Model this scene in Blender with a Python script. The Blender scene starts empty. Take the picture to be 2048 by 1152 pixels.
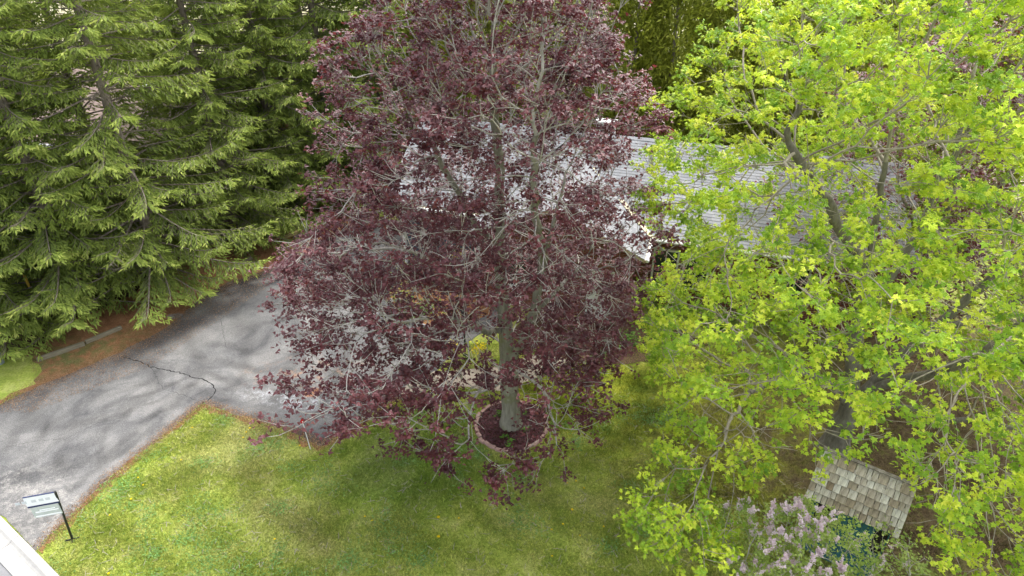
import bpy, math, random
import numpy as np
from mathutils import Vector, Matrix
R = math.radians
rng = np.random.default_rng(7); random.seed(7)
scene = bpy.context.scene; col = scene.collection

# ---------------------------------------------------------------- camera, sky, sun, exposure
CAM_H, PITCH, F = 15.0, R(33), 1400.0
cam = bpy.data.cameras.new('camera'); cam.sensor_width = 36; cam.lens = F/2048*36; cam.clip_end = 1500
camo = bpy.data.objects.new('camera', cam); col.objects.link(camo)
camo.location = (0, 0, CAM_H); camo.rotation_euler = (R(90)-PITCH, 0, 0); scene.camera = camo
world = bpy.data.worlds.new('World'); scene.world = world; world.use_nodes = True
wn = world.node_tree.nodes; wl = world.node_tree.links
sky = wn.new('ShaderNodeTexSky'); sky.sky_type = 'NISHITA'; sky.sun_disc = False
SUN_EL, SUN_AZ = R(58), R(35)      # azimuth measured from +Y towards +X
sky.sun_elevation = SUN_EL; sky.sun_rotation = SUN_AZ; sky.air_density = 1.0; sky.dust_density = 4.0; sky.ozone_density = 1.0
bg = wn['Background']; bg.inputs[1].default_value = 0.15
hs = wn.new('ShaderNodeHueSaturation'); hs.inputs['Saturation'].default_value = .32     # thin white overcast
wl.new(sky.outputs[0], hs.inputs['Color']); wl.new(hs.outputs[0], bg.inputs[0])
sun = bpy.data.lights.new('sun', 'SUN'); sun.energy = 1.0; sun.angle = R(60); sun.color = (1, .96, .9)
so = bpy.data.objects.new('sun', sun); col.objects.link(so)
sd = Vector((math.sin(SUN_AZ)*math.cos(SUN_EL), math.cos(SUN_AZ)*math.cos(SUN_EL), math.sin(SUN_EL)))
so.rotation_euler = sd.to_track_quat('Z', 'Y').to_euler()
vs = scene.view_settings; vs.view_transform = 'Standard'; vs.look = 'None'; vs.gamma = 1; vs.exposure = 1.85; vs.use_curve_mapping = False
scene.render.engine = 'CYCLES'

# ---------------------------------------------------------------- helpers
def at(px, py, z=0.0):
    """point of the place at height z that the photograph shows at pixel (px, py)"""
    dx, dy = (px-1024)/F, -(py-576)/F
    d = Vector((dx, math.cos(PITCH)+dy*math.sin(PITCH), -math.sin(PITCH)+dy*math.cos(PITCH)))
    t = (z-CAM_H)/d.z
    return Vector((d.x*t, d.y*t, z))
def tag(o, label=None, cat=None, group=None, kind=None):
    if label: o['label'] = label
    if cat: o['category'] = cat
    if group: o['group'] = group
    if kind: o['kind'] = kind
    return o
def empty(name, loc, rz=0, **k):
    o = bpy.data.objects.new(name, None); col.objects.link(o); o.location = loc; o.rotation_euler = (0, 0, rz)
    o.empty_display_size = .2
    return tag(o, **k)
def link(name, me, parent=None, mat=None, loc=None, rot=None):
    o = bpy.data.objects.new(name, me); col.objects.link(o)
    if mat is not None and not len(me.materials): me.materials.append(mat)
    if parent: o.parent = parent
    if loc is not None: o.location = loc
    if rot is not None: o.rotation_euler = rot
    return o
def npmesh(name, V, Fc, smooth=False, attrs=None):
    """V (n,3), Fc (m,k) same-size faces"""
    V = np.ascontiguousarray(V, dtype=np.float32); Fc = np.ascontiguousarray(Fc, dtype=np.int32)
    m, k = Fc.shape
    me = bpy.data.meshes.new(name)
    me.vertices.add(len(V)); me.vertices.foreach_set('co', V.ravel())
    me.loops.add(m*k); me.loops.foreach_set('vertex_index', Fc.ravel())
    me.polygons.add(m); me.polygons.foreach_set('loop_start', np.arange(0, m*k, k, dtype=np.int32))
    me.polygons.foreach_set('loop_total', np.full(m, k, dtype=np.int32))
    if attrs:
        for n, a in attrs.items():
            at_ = me.attributes.new(n, 'FLOAT', 'FACE'); at_.data.foreach_set('value', np.ascontiguousarray(a, dtype=np.float32))
    me.update(calc_edges=True)
    me.polygons.foreach_set('use_smooth', np.full(m, smooth, dtype=bool))
    return me
def pymesh(name, V, Fc, smooth=False):
    me = bpy.data.meshes.new(name); me.from_pydata([tuple(v) for v in V], [], Fc); me.update()
    if smooth: me.polygons.foreach_set('use_smooth', [True]*len(me.polygons))
    return me
class MB:
    def __init__(s): s.V = []; s.F = []
    def box(s, c, d, rz=0, ry=0, rx=0, M=None, bev=0):
        m = M or (Matrix.Translation(c) @ Matrix.Rotation(rz, 4, 'Z') @ Matrix.Rotation(ry, 4, 'Y') @ Matrix.Rotation(rx, 4, 'X'))
        n = len(s.V); x, y, z = d[0]/2, d[1]/2, d[2]/2
        if bev:   # top edges chamfered
            b = bev
            P = [(-x,-y,-z),(x,-y,-z),(x,y,-z),(-x,y,-z),(-x,-y,z-b),(x,-y,z-b),(x,y,z-b),(-x,y,z-b),(-x+b,-y+b,z),(x-b,-y+b,z),(x-b,y-b,z),(-x+b,y-b,z)]
            f = [(3,2,1,0),(0,1,5,4),(1,2,6,5),(2,3,7,6),(3,0,4,7),(4,5,9,8),(5,6,10,9),(6,7,11,10),(7,4,8,11),(8,9,10,11)]
        else:
            P = [(-x,-y,-z),(x,-y,-z),(x,y,-z),(-x,y,-z),(-x,-y,z),(x,-y,z),(x,y,z),(-x,y,z)]
            f = [(3,2,1,0),(4,5,6,7),(0,1,5,4),(1,2,6,5),(2,3,7,6),(3,0,4,7)]
        s.V += [m @ Vector(p) for p in P]; s.F += [tuple(n+i for i in q) for q in f]; return s
    def tube(s, pts, rad, k=8, caps=True):
        pts = [Vector(p) for p in pts]; rad = rad if isinstance(rad, (list, tuple)) else [rad]*len(pts)
        n0 = len(s.V)
        for i, p in enumerate(pts):
            d = (pts[min(i+1, len(pts)-1)]-pts[max(i-1, 0)]).normalized()
            a = d.orthogonal().normalized() if i == 0 else (a - d*a.dot(d)).normalized()
            b = d.cross(a)
            for j in range(k):
                t = 2*math.pi*j/k; s.V.append(p+(a*math.cos(t)+b*math.sin(t))*rad[i])
        for i in range(len(pts)-1):
            for j in range(k):
                q = n0+i*k; s.F.append((q+j, q+(j+1) % k, q+k+(j+1) % k, q+k+j))
        if caps:
            s.F.append(tuple(n0+j for j in reversed(range(k)))); s.F.append(tuple(n0+(len(pts)-1)*k+j for j in range(k)))
        return s
    def prism(s, poly, thick_vec):
        n = len(s.V); k = len(poly); t = Vector(thick_vec)
        s.V += [Vector(p) for p in poly]+[Vector(p)+t for p in poly]
        s.F += [tuple(range(n, n+k)), tuple(reversed(range(n+k, n+2*k)))]+[(n+i, n+k+i, n+k+(i+1) % k, n+(i+1) % k) for i in range(k)]
        return s
    def build(s, name, mat, parent=None, smooth=False, **k):
        me = pymesh(name, s.V, s.F, smooth)
        return link(name, me, parent, mat, **k)

# ---------------------------------------------------------------- materials
class NT:
    def __init__(s, name):
        s.m = bpy.data.materials.new(name); s.m.use_nodes = True; s.t = s.m.node_tree; s.n = s.t.nodes
        s.b = s.n['Principled BSDF']; s.pos_ = None
    def L(s, a, b): s.t.links.new(a, b)
    def put(s, sock, v):
        if isinstance(v, bpy.types.NodeSocket): s.L(v, sock)
        elif isinstance(v, (tuple, list)) and len(v) == 3 and sock.type == 'RGBA': sock.default_value = (*v, 1)
        else: sock.default_value = v
    def pos(s):
        if s.pos_ is None: s.pos_ = s.n.new('ShaderNodeNewGeometry').outputs['Position']
        return s.pos_
    def obj(s): return s.n.new('ShaderNodeTexCoord').outputs['Object']
    def attr(s, a): n = s.n.new('ShaderNodeAttribute'); n.attribute_name = a; return n.outputs['Fac']
    def rand(s): return s.n.new('ShaderNodeObjectInfo').outputs['Random']
    def noise(s, scale, detail=4, vec=None, dist=0, rough=.55, color=False):
        n = s.n.new('ShaderNodeTexNoise'); n.inputs['Scale'].default_value = scale; n.inputs['Detail'].default_value = detail
        n.inputs['Distortion'].default_value = dist; n.inputs['Roughness'].default_value = rough
        s.L(vec if vec is not None else s.pos(), n.inputs['Vector']); return n.outputs['Color' if color else 'Fac']
    def wave(s, scale, vec, dist, dscale=1, kind='RINGS'):
        n = s.n.new('ShaderNodeTexWave'); n.wave_type = kind; n.rings_direction = 'Z'; n.inputs['Scale'].default_value = scale
        n.inputs['Distortion'].default_value = dist; n.inputs['Detail'].default_value = 3; n.inputs['Detail Scale'].default_value = dscale
        s.L(vec, n.inputs['Vector']); return n.outputs['Fac']
    def voro(s, scale, vec=None, feature='F1'):
        n = s.n.new('ShaderNodeTexVoronoi'); n.feature = feature; n.inputs['Scale'].default_value = scale
        s.L(vec if vec is not None else s.pos(), n.inputs['Vector']); return n.outputs['Distance']
    def mp(s, vec, scale=(1, 1, 1), rot=(0, 0, 0), loc=(0, 0, 0)):
        n = s.n.new('ShaderNodeMapping'); s.L(vec, n.inputs[0]); n.inputs['Location'].default_value = loc
        n.inputs['Rotation'].default_value = rot; n.inputs['Scale'].default_value = scale; return n.outputs[0]
    def M(s, op, a, b=0.0, clamp=False):
        n = s.n.new('ShaderNodeMath'); n.operation = op; n.use_clamp = clamp; s.put(n.inputs[0], a); s.put(n.inputs[1], b); return n.outputs[0]
    def rng(s, v, a, b, c=0, d=1):
        n = s.n.new('ShaderNodeMapRange'); s.put(n.inputs[0], v)
        for i, q in enumerate((a, b, c, d)): n.inputs[i+1].default_value = q
        n.interpolation_type = 'SMOOTHSTEP'; return n.outputs[0]
    def mix(s, a, b, f):
        n = s.n.new('ShaderNodeMix'); n.data_type = 'RGBA'; s.put(n.inputs[0], f); s.put(n.inputs[6], a); s.put(n.inputs[7], b); return n.outputs[2]
    def mul(s, a, f):
        n = s.n.new('ShaderNodeMix'); n.data_type = 'RGBA'; n.blend_type = 'MULTIPLY'; n.inputs[0].default_value = 1
        s.put(n.inputs[6], a); s.put(n.inputs[7], f); return n.outputs[2]
    def ramp(s, f, stops):
        n = s.n.new('ShaderNodeValToRGB'); s.put(n.inputs[0], f); e = n.color_ramp.elements
        while len(e) < len(stops): e.new(.5)
        for i, (p, c) in enumerate(stops): e[i].position = p; e[i].color = (*c, 1) if len(c) == 3 else c
        return n.outputs[0]
    def blob(s, x, y, rx, ry=None, rz=0, soft=.5):
        """a stain-shaped mask: 1 inside an ellipse on the ground, 0 outside"""
        ry = ry or rx
        n = s.n.new('ShaderNodeMapping'); n.vector_type = 'TEXTURE'; s.L(s.pos(), n.inputs[0])
        n.inputs['Location'].default_value = (x, y, 0); n.inputs['Rotation'].default_value = (0, 0, rz); n.inputs['Scale'].default_value = (rx, ry, 1000)
        l = s.n.new('ShaderNodeVectorMath'); l.operation = 'LENGTH'; s.L(n.outputs[0], l.inputs[0])
        d = s.M('ADD', l.outputs['Value'], s.M('MULTIPLY', s.M('SUBTRACT', s.noise(1.1, 5, rough=.65), .5), 1.6))
        return s.rng(d, 1-soft, 1+soft, 1, 0)
    def bump(s, h, strength=.5, dist=.02):
        n = s.n.new('ShaderNodeBump'); n.inputs['Strength'].default_value = strength; n.inputs['Distance'].default_value = dist
        s.put(n.inputs['Height'], h); s.L(n.outputs[0], s.b.inputs['Normal']); return s
    def out(s, color, rough=.8, spec=.3, metal=0):
        s.put(s.b.inputs['Base Color'], color); s.put(s.b.inputs['Roughness'], rough)
        s.b.inputs['Specular IOR Level'].default_value = spec; s.b.inputs['Metallic'].default_value = metal; return s.m
    def leaf(s, color, trans, tf=.35, rough=.5, spec=.4):
        s.out(color, rough, spec)
        t = s.n.new('ShaderNodeBsdfTranslucent'); s.put(t.inputs[0], trans)
        mx = s.n.new('ShaderNodeMixShader'); mx.inputs[0].default_value = tf
        s.L(s.b.outputs[0], mx.inputs[1]); s.L(t.outputs[0], mx.inputs[2])
        s.L(mx.outputs[0], s.n['Material Output'].inputs[0]); return s.m
def plain(name, c, rough=.6, spec=.4, var=.12, sc=30, metal=0):
    n = NT(name); f = n.noise(sc, 5)
    lo = tuple(x*(1-var) for x in c); hi = tuple(min(1, x*(1+var)) for x in c)
    n.bump(f, .2, .005); return n.out(n.ramp(f, [(.3, lo), (.7, hi)]), rough, spec, metal)

def lawn_color(n):
    big = n.noise(.22, 5, dist=.6); mid = n.noise(1.3, 5, rough=.65); fine = n.noise(14, 4, rough=.7); vf = n.noise(70, 2)
    c = n.ramp(mid, [(.32, (.215, .290, .046)), (.5, (.315, .370, .072)), (.68, (.415, .435, .140))])
    c = n.mix(c, (.360, .360, .130), n.rng(big, .50, .64, 0, .8))
    c = n.mix(c, (.165, .265, .036), n.rng(n.noise(.6, 4, dist=1), .55, .75, 0, .5))
    c = n.mix(c, (.36, .32, .16), n.M('MULTIPLY', n.rng(n.noise(2.4, 6, rough=.7), .58, .75), .55))   # thatch
    # moss and bare earth beneath the maples on the right
    g = at(1480, 930); moss = n.M('MULTIPLY', n.blob(g.x+.9, g.y+1.4, 3.9, 4.3, soft=.5), .85)
    c = n.mix(c, n.ramp(n.noise(2.2, 6, rough=.7), [(.32, (.105, .080, .042)), (.46, (.180, .165, .050)), (.56, (.300, .310, .034)), (.72, (.150, .220, .028))]), moss)
    e = at(1900, 960); e2 = at(1850, 760)
    bare = n.M('MAXIMUM', n.blob(e.x, e.y, 4.6, 4.2, soft=.4), n.blob(e2.x+1, e2.y, 5.5, 3.6, soft=.4))
    c = n.mix(c, n.ramp(n.noise(2.6, 7, rough=.75), [(.3, (.080, .055, .034)), (.5, (.150, .108, .064)), (.62, (.170, .160, .055)), (.8, (.22, .17, .10))]), bare)
    m2 = at(1120, 800); c = n.mix(c, n.ramp(mid, [(.35, (.10, .16, .02)), (.6, (.28, .31, .022))]), n.M('MULTIPLY', n.blob(m2.x+.8, m2.y+.6, 2.6, 2.2, soft=.5), .8))
    sh = n.blob(at(830, 930).x, at(830, 930).y, 2.2, 1.6, soft=.6)  # soft shade of the crimson maple, painted into the grass colour
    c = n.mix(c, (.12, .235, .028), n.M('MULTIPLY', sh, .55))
    k = n.ramp(fine, [(.25, (.62,)*3), (.75, (1.35,)*3)]); c = n.mul(c, k)
    return n.mul(c, n.ramp(vf, [(.3, (.75,)*3), (.7, (1.22,)*3)]))
M = {}
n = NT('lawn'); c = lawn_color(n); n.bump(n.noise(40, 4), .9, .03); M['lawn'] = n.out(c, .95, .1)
n = NT('grass_blade'); c = lawn_color(n); r = n.attr('rnd')
c = n.mul(c, n.ramp(r, [(0, (.55, .66, .5)), (.5, (1.05, 1.1, 1)), (1, (1.95, 1.7, 1.9))])); M['blade'] = n.leaf(c, c, .25, .7, .2)

n = NT('asphalt')
warp = n.noise(.16, 3, color=True); vm = n.n.new('ShaderNodeVectorMath'); vm.operation = 'MULTIPLY_ADD'
n.L(warp, vm.inputs[0]); vm.inputs[1].default_value = (3.0, 3.0, 0); n.L(n.pos(), vm.inputs[2]); wv = vm.outputs[0]
sw = n.wave(.20, n.mp(wv, (1, .8, 1), loc=(12.0, -15, 0)), 3.5, .8)
sw2 = n.noise(.6, 8, wv, dist=.7, rough=.68)
c = n.ramp(sw2, [(.3, (.056, .056, .058)), (.45, (.108, .107, .106)), (.58, (.148, .145, .140)), (.75, (.190, .184, .175))])
c = n.mul(c, n.ramp(sw, [(0, (.82,)*3), (.35, (1.05,)*3), (1, (1.1,)*3)]))
for (qx, qy, rr, sc) in ((225, 865, 1.9, .9), (90, 905, 1.7, 1.1), (440, 735, 1.8, 1.0), (315, 800, 1.5, 1.2), (620, 640, 2.0, .9), (250, 930, 1.3, 1.2)):     # sweeping marks left by the sealer squeegee
    p = at(qx, qy); rg = n.wave(sc*.42, n.mp(wv, loc=(-p.x-1.5, -p.y-1.5, 0), scale=(1, .8, 1), rot=(0, 0, qx*.01)), 4.5, .5)
    c = n.mix(c, n.mul(c, n.ramp(rg, [(.05, (.66,)*3), (.35, (1.0,)*3), (.9, (1.2,)*3)])), n.M('MULTIPLY', n.blob(p.x, p.y, rr*1.1, rr*.8, 0, .9), n.rng(n.noise(.9, 3), .38, .6, .15, .85)))
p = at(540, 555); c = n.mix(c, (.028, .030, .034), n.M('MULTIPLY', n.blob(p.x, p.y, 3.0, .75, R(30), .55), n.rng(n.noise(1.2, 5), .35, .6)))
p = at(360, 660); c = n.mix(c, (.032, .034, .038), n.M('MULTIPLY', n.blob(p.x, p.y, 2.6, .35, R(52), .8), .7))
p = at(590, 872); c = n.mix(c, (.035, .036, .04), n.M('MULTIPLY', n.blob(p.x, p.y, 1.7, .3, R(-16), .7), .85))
p = at(590, 800); c = n.mix(c, (.30, .305, .315), n.M('MULTIPLY', n.blob(p.x, p.y, 1.5, .42, R(-14), .6), n.rng(n.noise(3, 7, rough=.75), .45, .62)))
p = at(640, 750); c = n.mix(c, (.29, .17, .11), n.M('MULTIPLY', n.blob(p.x, p.y, 2.0, .9, R(0), .6), n.rng(n.noise(2.1, 7, rough=.7), .5, .66, 0, .7)))
p = at(625, 785); c = n.mix(c, (.27, .135, .08), n.blob(p.x, p.y, .26, .2, 0, .3))
p = at(80, 1010); c = n.mix(c, (.34, .325, .30), n.M('MULTIPLY', n.blob(p.x, p.y, 1.9, .9, R(-30), .6), n.rng(n.noise(2.5, 8, rough=.8), .45, .62, 0, .6)))
sp = n.noise(48, 4, rough=.85); c = n.mul(c, n.ramp(sp, [(.3, (.52,)*3), (.5, (1,)*3), (.72, (2.0,)*3)]))
n.bump(n.noise(60, 3), .5, .01); M['asphalt'] = n.out(c, .88, .25)

n = NT('needle_litter'); f = n.noise(2.2, 7, rough=.75); g = n.noise(26, 5, rough=.75)
c = n.ramp(f, [(.3, (.19, .100, .052)), (.5, (.30, .150, .072)), (.7, (.36, .22, .12))])
p = at(140, 720); c = n.mix(c, (.15, .155, .055), n.M('MULTIPLY', n.blob(p.x-1.2, p.y-.4, 3.2, 1.0, R(30), .6), n.rng(n.noise(3, 5), .35, .6)))
p = at(352, 632); c = n.mix(c, (.25, .25, .25), n.blob(p.x, p.y, .35, .2, 0, .3))
c = n.mul(c, n.ramp(g, [(.25, (.55,)*3), (.75, (1.5,)*3)])); n.bump(g, .9, .03); M['litter'] = n.out(c, .95, .1)
n = NT('dark_soil'); g = n.noise(12, 6, rough=.75); n.bump(g, .8, .03); M['soil'] = n.out(n.ramp(g, [(.3, (.045, .030, .022)), (.7, (.15, .095, .06))]), .95, .1)
n = NT('flagstone'); g = n.noise(8, 6, rough=.7)
c = n.ramp(n.noise(1.7, 5), [(.3, (.30, .25, .20)), (.7, (.42, .36, .29))]); c = n.mix(c, (.12, .07, .05), n.rng(n.noise(5, 6, rough=.75), .56, .7)); n.bump(g, .4, .01); M['path'] = n.out(c, .9, .2)
n = NT('concrete'); g = n.noise(5, 7, rough=.7)
c = n.ramp(g, [(.3, (.33, .32, .30)), (.7, (.42, .41, .385))]); c = n.mul(c, n.ramp(n.noise(60, 3), [(.3, (.88,)*3), (.7, (1.08,)*3)])); n.bump(n.noise(60, 3), .25, .005); M['concrete'] = n.out(c, .85, .2)
n = NT('road'); g = n.noise(90, 3, rough=.8); c = n.ramp(n.noise(1.5, 4), [(.3, (.175, .175, .18)), (.7, (.22, .22, .225))]); c = n.mul(c, n.ramp(g, [(.3, (.8,)*3), (.7, (1.2,)*3)])); n.bump(g, .3, .006); M['road'] = n.out(c, .9, .2)
M['crack'] = plain('crack_fill', (.028, .027, .028), .95, .1, .4)

def bark(name, a, b, moss=None):
    n = NT(name); o = n.pos(); f = n.noise(9, 7, n.mp(o, (1, 1, .25)), rough=.7); g = n.noise(2.2, 4)
    c = n.ramp(f, [(.3, a), (.7, b)]); c = n.mix(c, tuple(x*1.35 for x in b), n.rng(g, .55, .7, 0, .6))
    if moss: c = n.mix(c, moss, n.rng(n.noise(1.4, 6, rough=.7), .52, .66, 0, .65))
    n.bump(f, .8, .03); return n.out(c, .9, .15)
M['bark_grey'] = bark('bark_grey', (.135, .128, .100), (.30, .285, .235), (.18, .19, .08))
M['twig_pale'] = bark('twig_pale', (.26, .245, .22), (.50, .47, .43))
M['bark_dark'] = bark('bark_dark', (.11, .098, .08), (.25, .23, .195))
M['twig_brown'] = bark('twig_brown', (.24, .205, .165), (.40, .36, .30))
M['bark_spruce'] = bark('bark_spruce', (.12, .098, .078), (.27, .23, .19))
def leafmat(name, stops, tstops, tf, rough=.5, spec=.4, mottle=.3):
    n = NT(name); r = n.attr('rnd'); c = n.ramp(r, stops); t = n.ramp(r, tstops)
    f = n.ramp(n.noise(1.2, 3), [(.3, (1-mottle,)*3), (.7, (1+mottle,)*3)])
    return n.leaf(n.mul(c, f), n.mul(t, f), tf, rough, spec)
M['leaf_red'] = leafmat('leaf_red', [(0, (.056, .016, .020)), (.45, (.105, .028, .034)), (.9, (.170, .052, .058)), (.985, (.20, .06, .05)), (1, (.42, .16, .05))],
                        [(0, (.10, .014, .020)), (.9, (.22, .03, .036)), (1, (.45, .16, .05))], .3, .40, .6, .12)
M['leaf_green'] = leafmat('leaf_green', [(0, (.11, .23, .025)), (.35, (.26, .42, .032)), (.65, (.49, .62, .045)), (1, (.74, .76, .10))],
                          [(0, (.22, .40, .03)), (.7, (.64, .72, .05)), (1, (.82, .76, .10))], .34, .5, .35, .14)
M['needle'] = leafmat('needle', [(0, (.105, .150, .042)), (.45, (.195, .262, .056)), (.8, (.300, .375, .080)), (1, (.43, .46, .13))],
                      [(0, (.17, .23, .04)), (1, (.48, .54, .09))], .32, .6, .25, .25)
M['needle_warm'] = leafmat('needle_warm', [(0, (.17, .20, .03)), (.5, (.36, .40, .05)), (1, (.56, .57, .10))],
                      [(0, (.08, .11, .01)), (1, (.22, .25, .03))], .22, .6, .25, .3)
M['leaf_pale'] = leafmat('leaf_pale', [(0, (.16, .20, .045)), (1, (.33, .36, .10))], [(0, (.2, .26, .04)), (1, (.36, .4, .08))], .35, .6, .25, .1)
M['leaf_fresh'] = leafmat('leaf_fresh', [(0, (.07, .17, .025)), (1, (.17, .34, .05))], [(0, (.12, .26, .02)), (1, (.25, .42, .05))], .3, .5, .3, .1)
M['petal_yellow'] = leafmat('petal_yellow', [(0, (.72, .52, .01)), (1, (.85, .70, .03))], [(0, (.7, .55, .01)), (1, (.8, .7, .03))], .3, .6, .2, .05)
M['petal_lilac'] = leafmat('petal_lilac', [(0, (.60, .44, .50)), (1, (.86, .77, .82))], [(0, (.66, .5, .56)), (1, (.85, .74, .8))], .3, .7, .2, .05)

# ---------------------------------------------------------------- ground sheets
def ragged(pts, seg=.25, amp=.06, closed=True, zz=0.0, flat=()):
    out = []; m = len(pts)
    for i in range(m if closed else m-1):
        a, b = Vector(pts[i][:2]), Vector(pts[(i+1) % m][:2]); L_ = (b-a).length; k = max(1, int(L_/seg))
        nrm = Vector((-(b-a).y, (b-a).x))/max(L_, 1e-6); ph = random.random()*9
        for j in range(k):
            t = j/k; q = a.lerp(b, t)
            w = 0 if (i in flat or j == 0) else amp*(random.gauss(0, .55)+.8*math.sin(ph+L_*t*2.3))
            out.append((q.x+nrm.x*w, q.y+nrm.y*w, zz))
    return out
def sheet(name, pts, mat, z, amp=.06, flat=(), seg=.22):
    P = ragged(pts, seg=seg, amp=amp, zz=z, flat=flat)
    b = MB(); b.V = [Vector(p) for p in P]; b.F = [tuple(range(len(P)))]
    o = b.build(name, mat); o['kind'] = 'structure'
    if o.data.polygons[0].normal.z < 0: o.data.flip_normals()
    return o
g = 400
gr = pymesh('ground', [(-g, -60, 0), (g, -60, 0), (g, 700, 0), (-g, 700, 0)], [(0, 1, 2, 3)])
o = link('ground', gr, None, M['lawn']); tag(o, kind='structure')
A = lambda *q: [at(x, y) for x, y in q]
# needle covered strip along the spruces and the dark floor below them
sheet('spruce_floor', A((-500, 830), (-60, 740), (60, 700), (240, 645), (460, 518), (610, 440), (700, 395), (760, 380), (700, 330), (480, 330), (100, 400), (-500, 500)), M['soil'], .004, .12)
sheet('needle_litter', A((-420, 900), (-60, 812), (6, 800), (72, 768), (82, 735), (50, 712), (130, 650), (240, 600), (440, 470), (600, 410), (700, 385), (760, 430), (640, 500), (520, 585), (300, 735), (0, 850)), M['litter'], .008, .10)
DR = [(-156, 876), (-80, 845), (0, 811), (95, 765), (245, 704), (330, 657), (408, 592), (455, 565), (520, 545), (600, 505), (680, 462), (770, 440), (905, 452), (985, 540), (1010, 640),
      (905, 705), (870, 745), (800, 792), (745, 828), (680, 868), (642, 893), (600, 872), (545, 852), (480, 833), (405, 808), (330, 868), (215, 960), (150, 1025), (98, 1072), (72, 1103), (0, 1030)]
# fringe of orange needles round the driveway's lawn side
fr = at
sheet('litter_fringe', A((820, 798), (690, 876), (645, 900), (540, 862), (480, 842), (405, 816), (336, 870), (221, 963), (156, 1031), (86, 1108), (74, 1100), (200, 950), (400, 800), (480, 825), (640, 885), (800, 780)), M['litter'], .010, .09, seg=.13)
drv = sheet('driveway', A(*DR), M['asphalt'], .014, .05)
sheet('stone_path', A((775, 792), (870, 742), (1000, 735), (1120, 690), (1240, 650), (1270, 672), (1150, 720), (1060, 762), (1000, 782), (870, 772), (800, 800)), M['path'], .018, .04)
sheet('flower_bed_soil', A((1060, 640), (1200, 640), (1330, 650), (1420, 690), (1320, 720), (1200, 730), (1110, 712), (1010, 668)), M['soil'], .022, .08)
sheet('island_bed_soil', A((770, 600), (800, 560), (900, 540), (985, 560), (985, 625), (910, 660), (850, 655), (800, 640)), M['litter'], .022, .05)
# two small step joints where the old and the newer asphalt meet
def crack(pts, w=.03):
    P = ragged([tuple(at(x, y)) for x, y in pts], seg=.07, amp=.035, closed=False); P.append(tuple(at(*pts[-1])))
    V = []; Fc = []
    for i, p in enumerate(P):
        q = Vector(P[min(i+1, len(P)-1)])-Vector(P[max(i-1, 0)]); nn = Vector((-q.y, q.x, 0)).normalized()*w*random.uniform(.3, 1)*.5
        V += [Vector((p[0], p[1], .019))+nn, Vector((p[0], p[1], .019))-nn]
        if i: k = 2*i; Fc.append((k-2, k-1, k+1, k))
    link('crack', pymesh('crack', V, Fc), drv, M['crack'])
crack([(247, 712), (275, 722), (300, 735), (350, 745), (395, 757), (425, 770), (430, 785), (418, 800), (405, 807)], .05)
crack([(455, 695), (440, 640), (470, 600)], .012)
crack([(0, 900), (60, 885), (130, 880), (190, 850), (250, 835)], .010)
crack([(300, 735), (330, 780), (390, 800), (418, 800)], .012); crack([(430, 785), (500, 760), (580, 768), (650, 780)], .010); crack([(120, 960), (150, 920), (210, 905), (260, 880)], .008)

# kerb and road
K0, K1 = at(0, 1035), at(115, 1152); kd = (K1-K0).normalized(); kn = Vector((-kd.y, kd.x, 0))
if kn.y > 0: kn = -kn
a0 = K0-kd*40; a1 = K0+kd*60
def strip(name, off0, off1, z, mat, th=None):
    P = [a0+kn*off0, a1+kn*off0, a1+kn*off1, a0+kn*off1]
    b = MB(); 
    if th: b.prism([(p.x, p.y, z) for p in P], (0, 0, -th))
    else: b.V = [Vector((p.x, p.y, z)) for p in P]; b.F = [(0, 1, 2, 3)]
    o = b.build(name, mat); o['kind'] = 'structure'; return o
strip('road', .60, 9, .004, M['road'])
kerb = empty('kerb', K0, kind='structure')
ang = math.atan2(kd.y, kd.x)
segL = 3.0
for i in range(-3, 5):       # cast sections with a joint between
    c0 = K0+kd*(i*segL+1.1)
    b = MB()
    # cross-section swept: back edge, raised back lip, gutter pan
    prof = [(-.02, 0), (-.02, .075), (.02, .085), (.16, .085), (.22, .045), (.28, .020), (.62, .030), (.62, 0)]
    for s_ in (0, segL-.012):
        for (d, z) in prof: b.V.append(c0+kd*s_+kn*d+Vector((0, 0, z)))
    k = len(prof); b.F = [tuple(range(k)), tuple(reversed(range(k, 2*k)))]+[(j, k+j, k+(j+1) % k, (j+1) % k) for j in range(k)]
    o = b.build('kerb_section', M['concrete'], None); o.parent = kerb; o.location = -K0
    me = o.data; bpy.context.view_layer.update()
n = NT('dry_yard'); c = n.ramp(n.noise(.5, 7, rough=.7), [(.3, (.20, .19, .10)), (.5, (.33, .30, .20)), (.7, (.40, .37, .29))]); n.bump(n.noise(20, 4), .6, .03); M['yard'] = n.out(c, .95, .1)
sheet('far_yard', [(-120, 33, 0), (-40, 29, 0), (-9, 33.5, 0), (30, 30, 0), (120, 30, 0), (120, 130, 0), (-120, 130, 0)], M['yard'], .004, .3, seg=1.5)
# neighbour's paved yard seen through the spruces
sheet('neighbour_driveway', [(-34, 25.5, 0), (-24, 24, 0), (-15, 25.5, 0), (-9.5, 28.5, 0), (-12, 31, 0), (-24, 30.6, 0), (-40, 33, 0)], M['concrete'], .012, .06)

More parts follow.
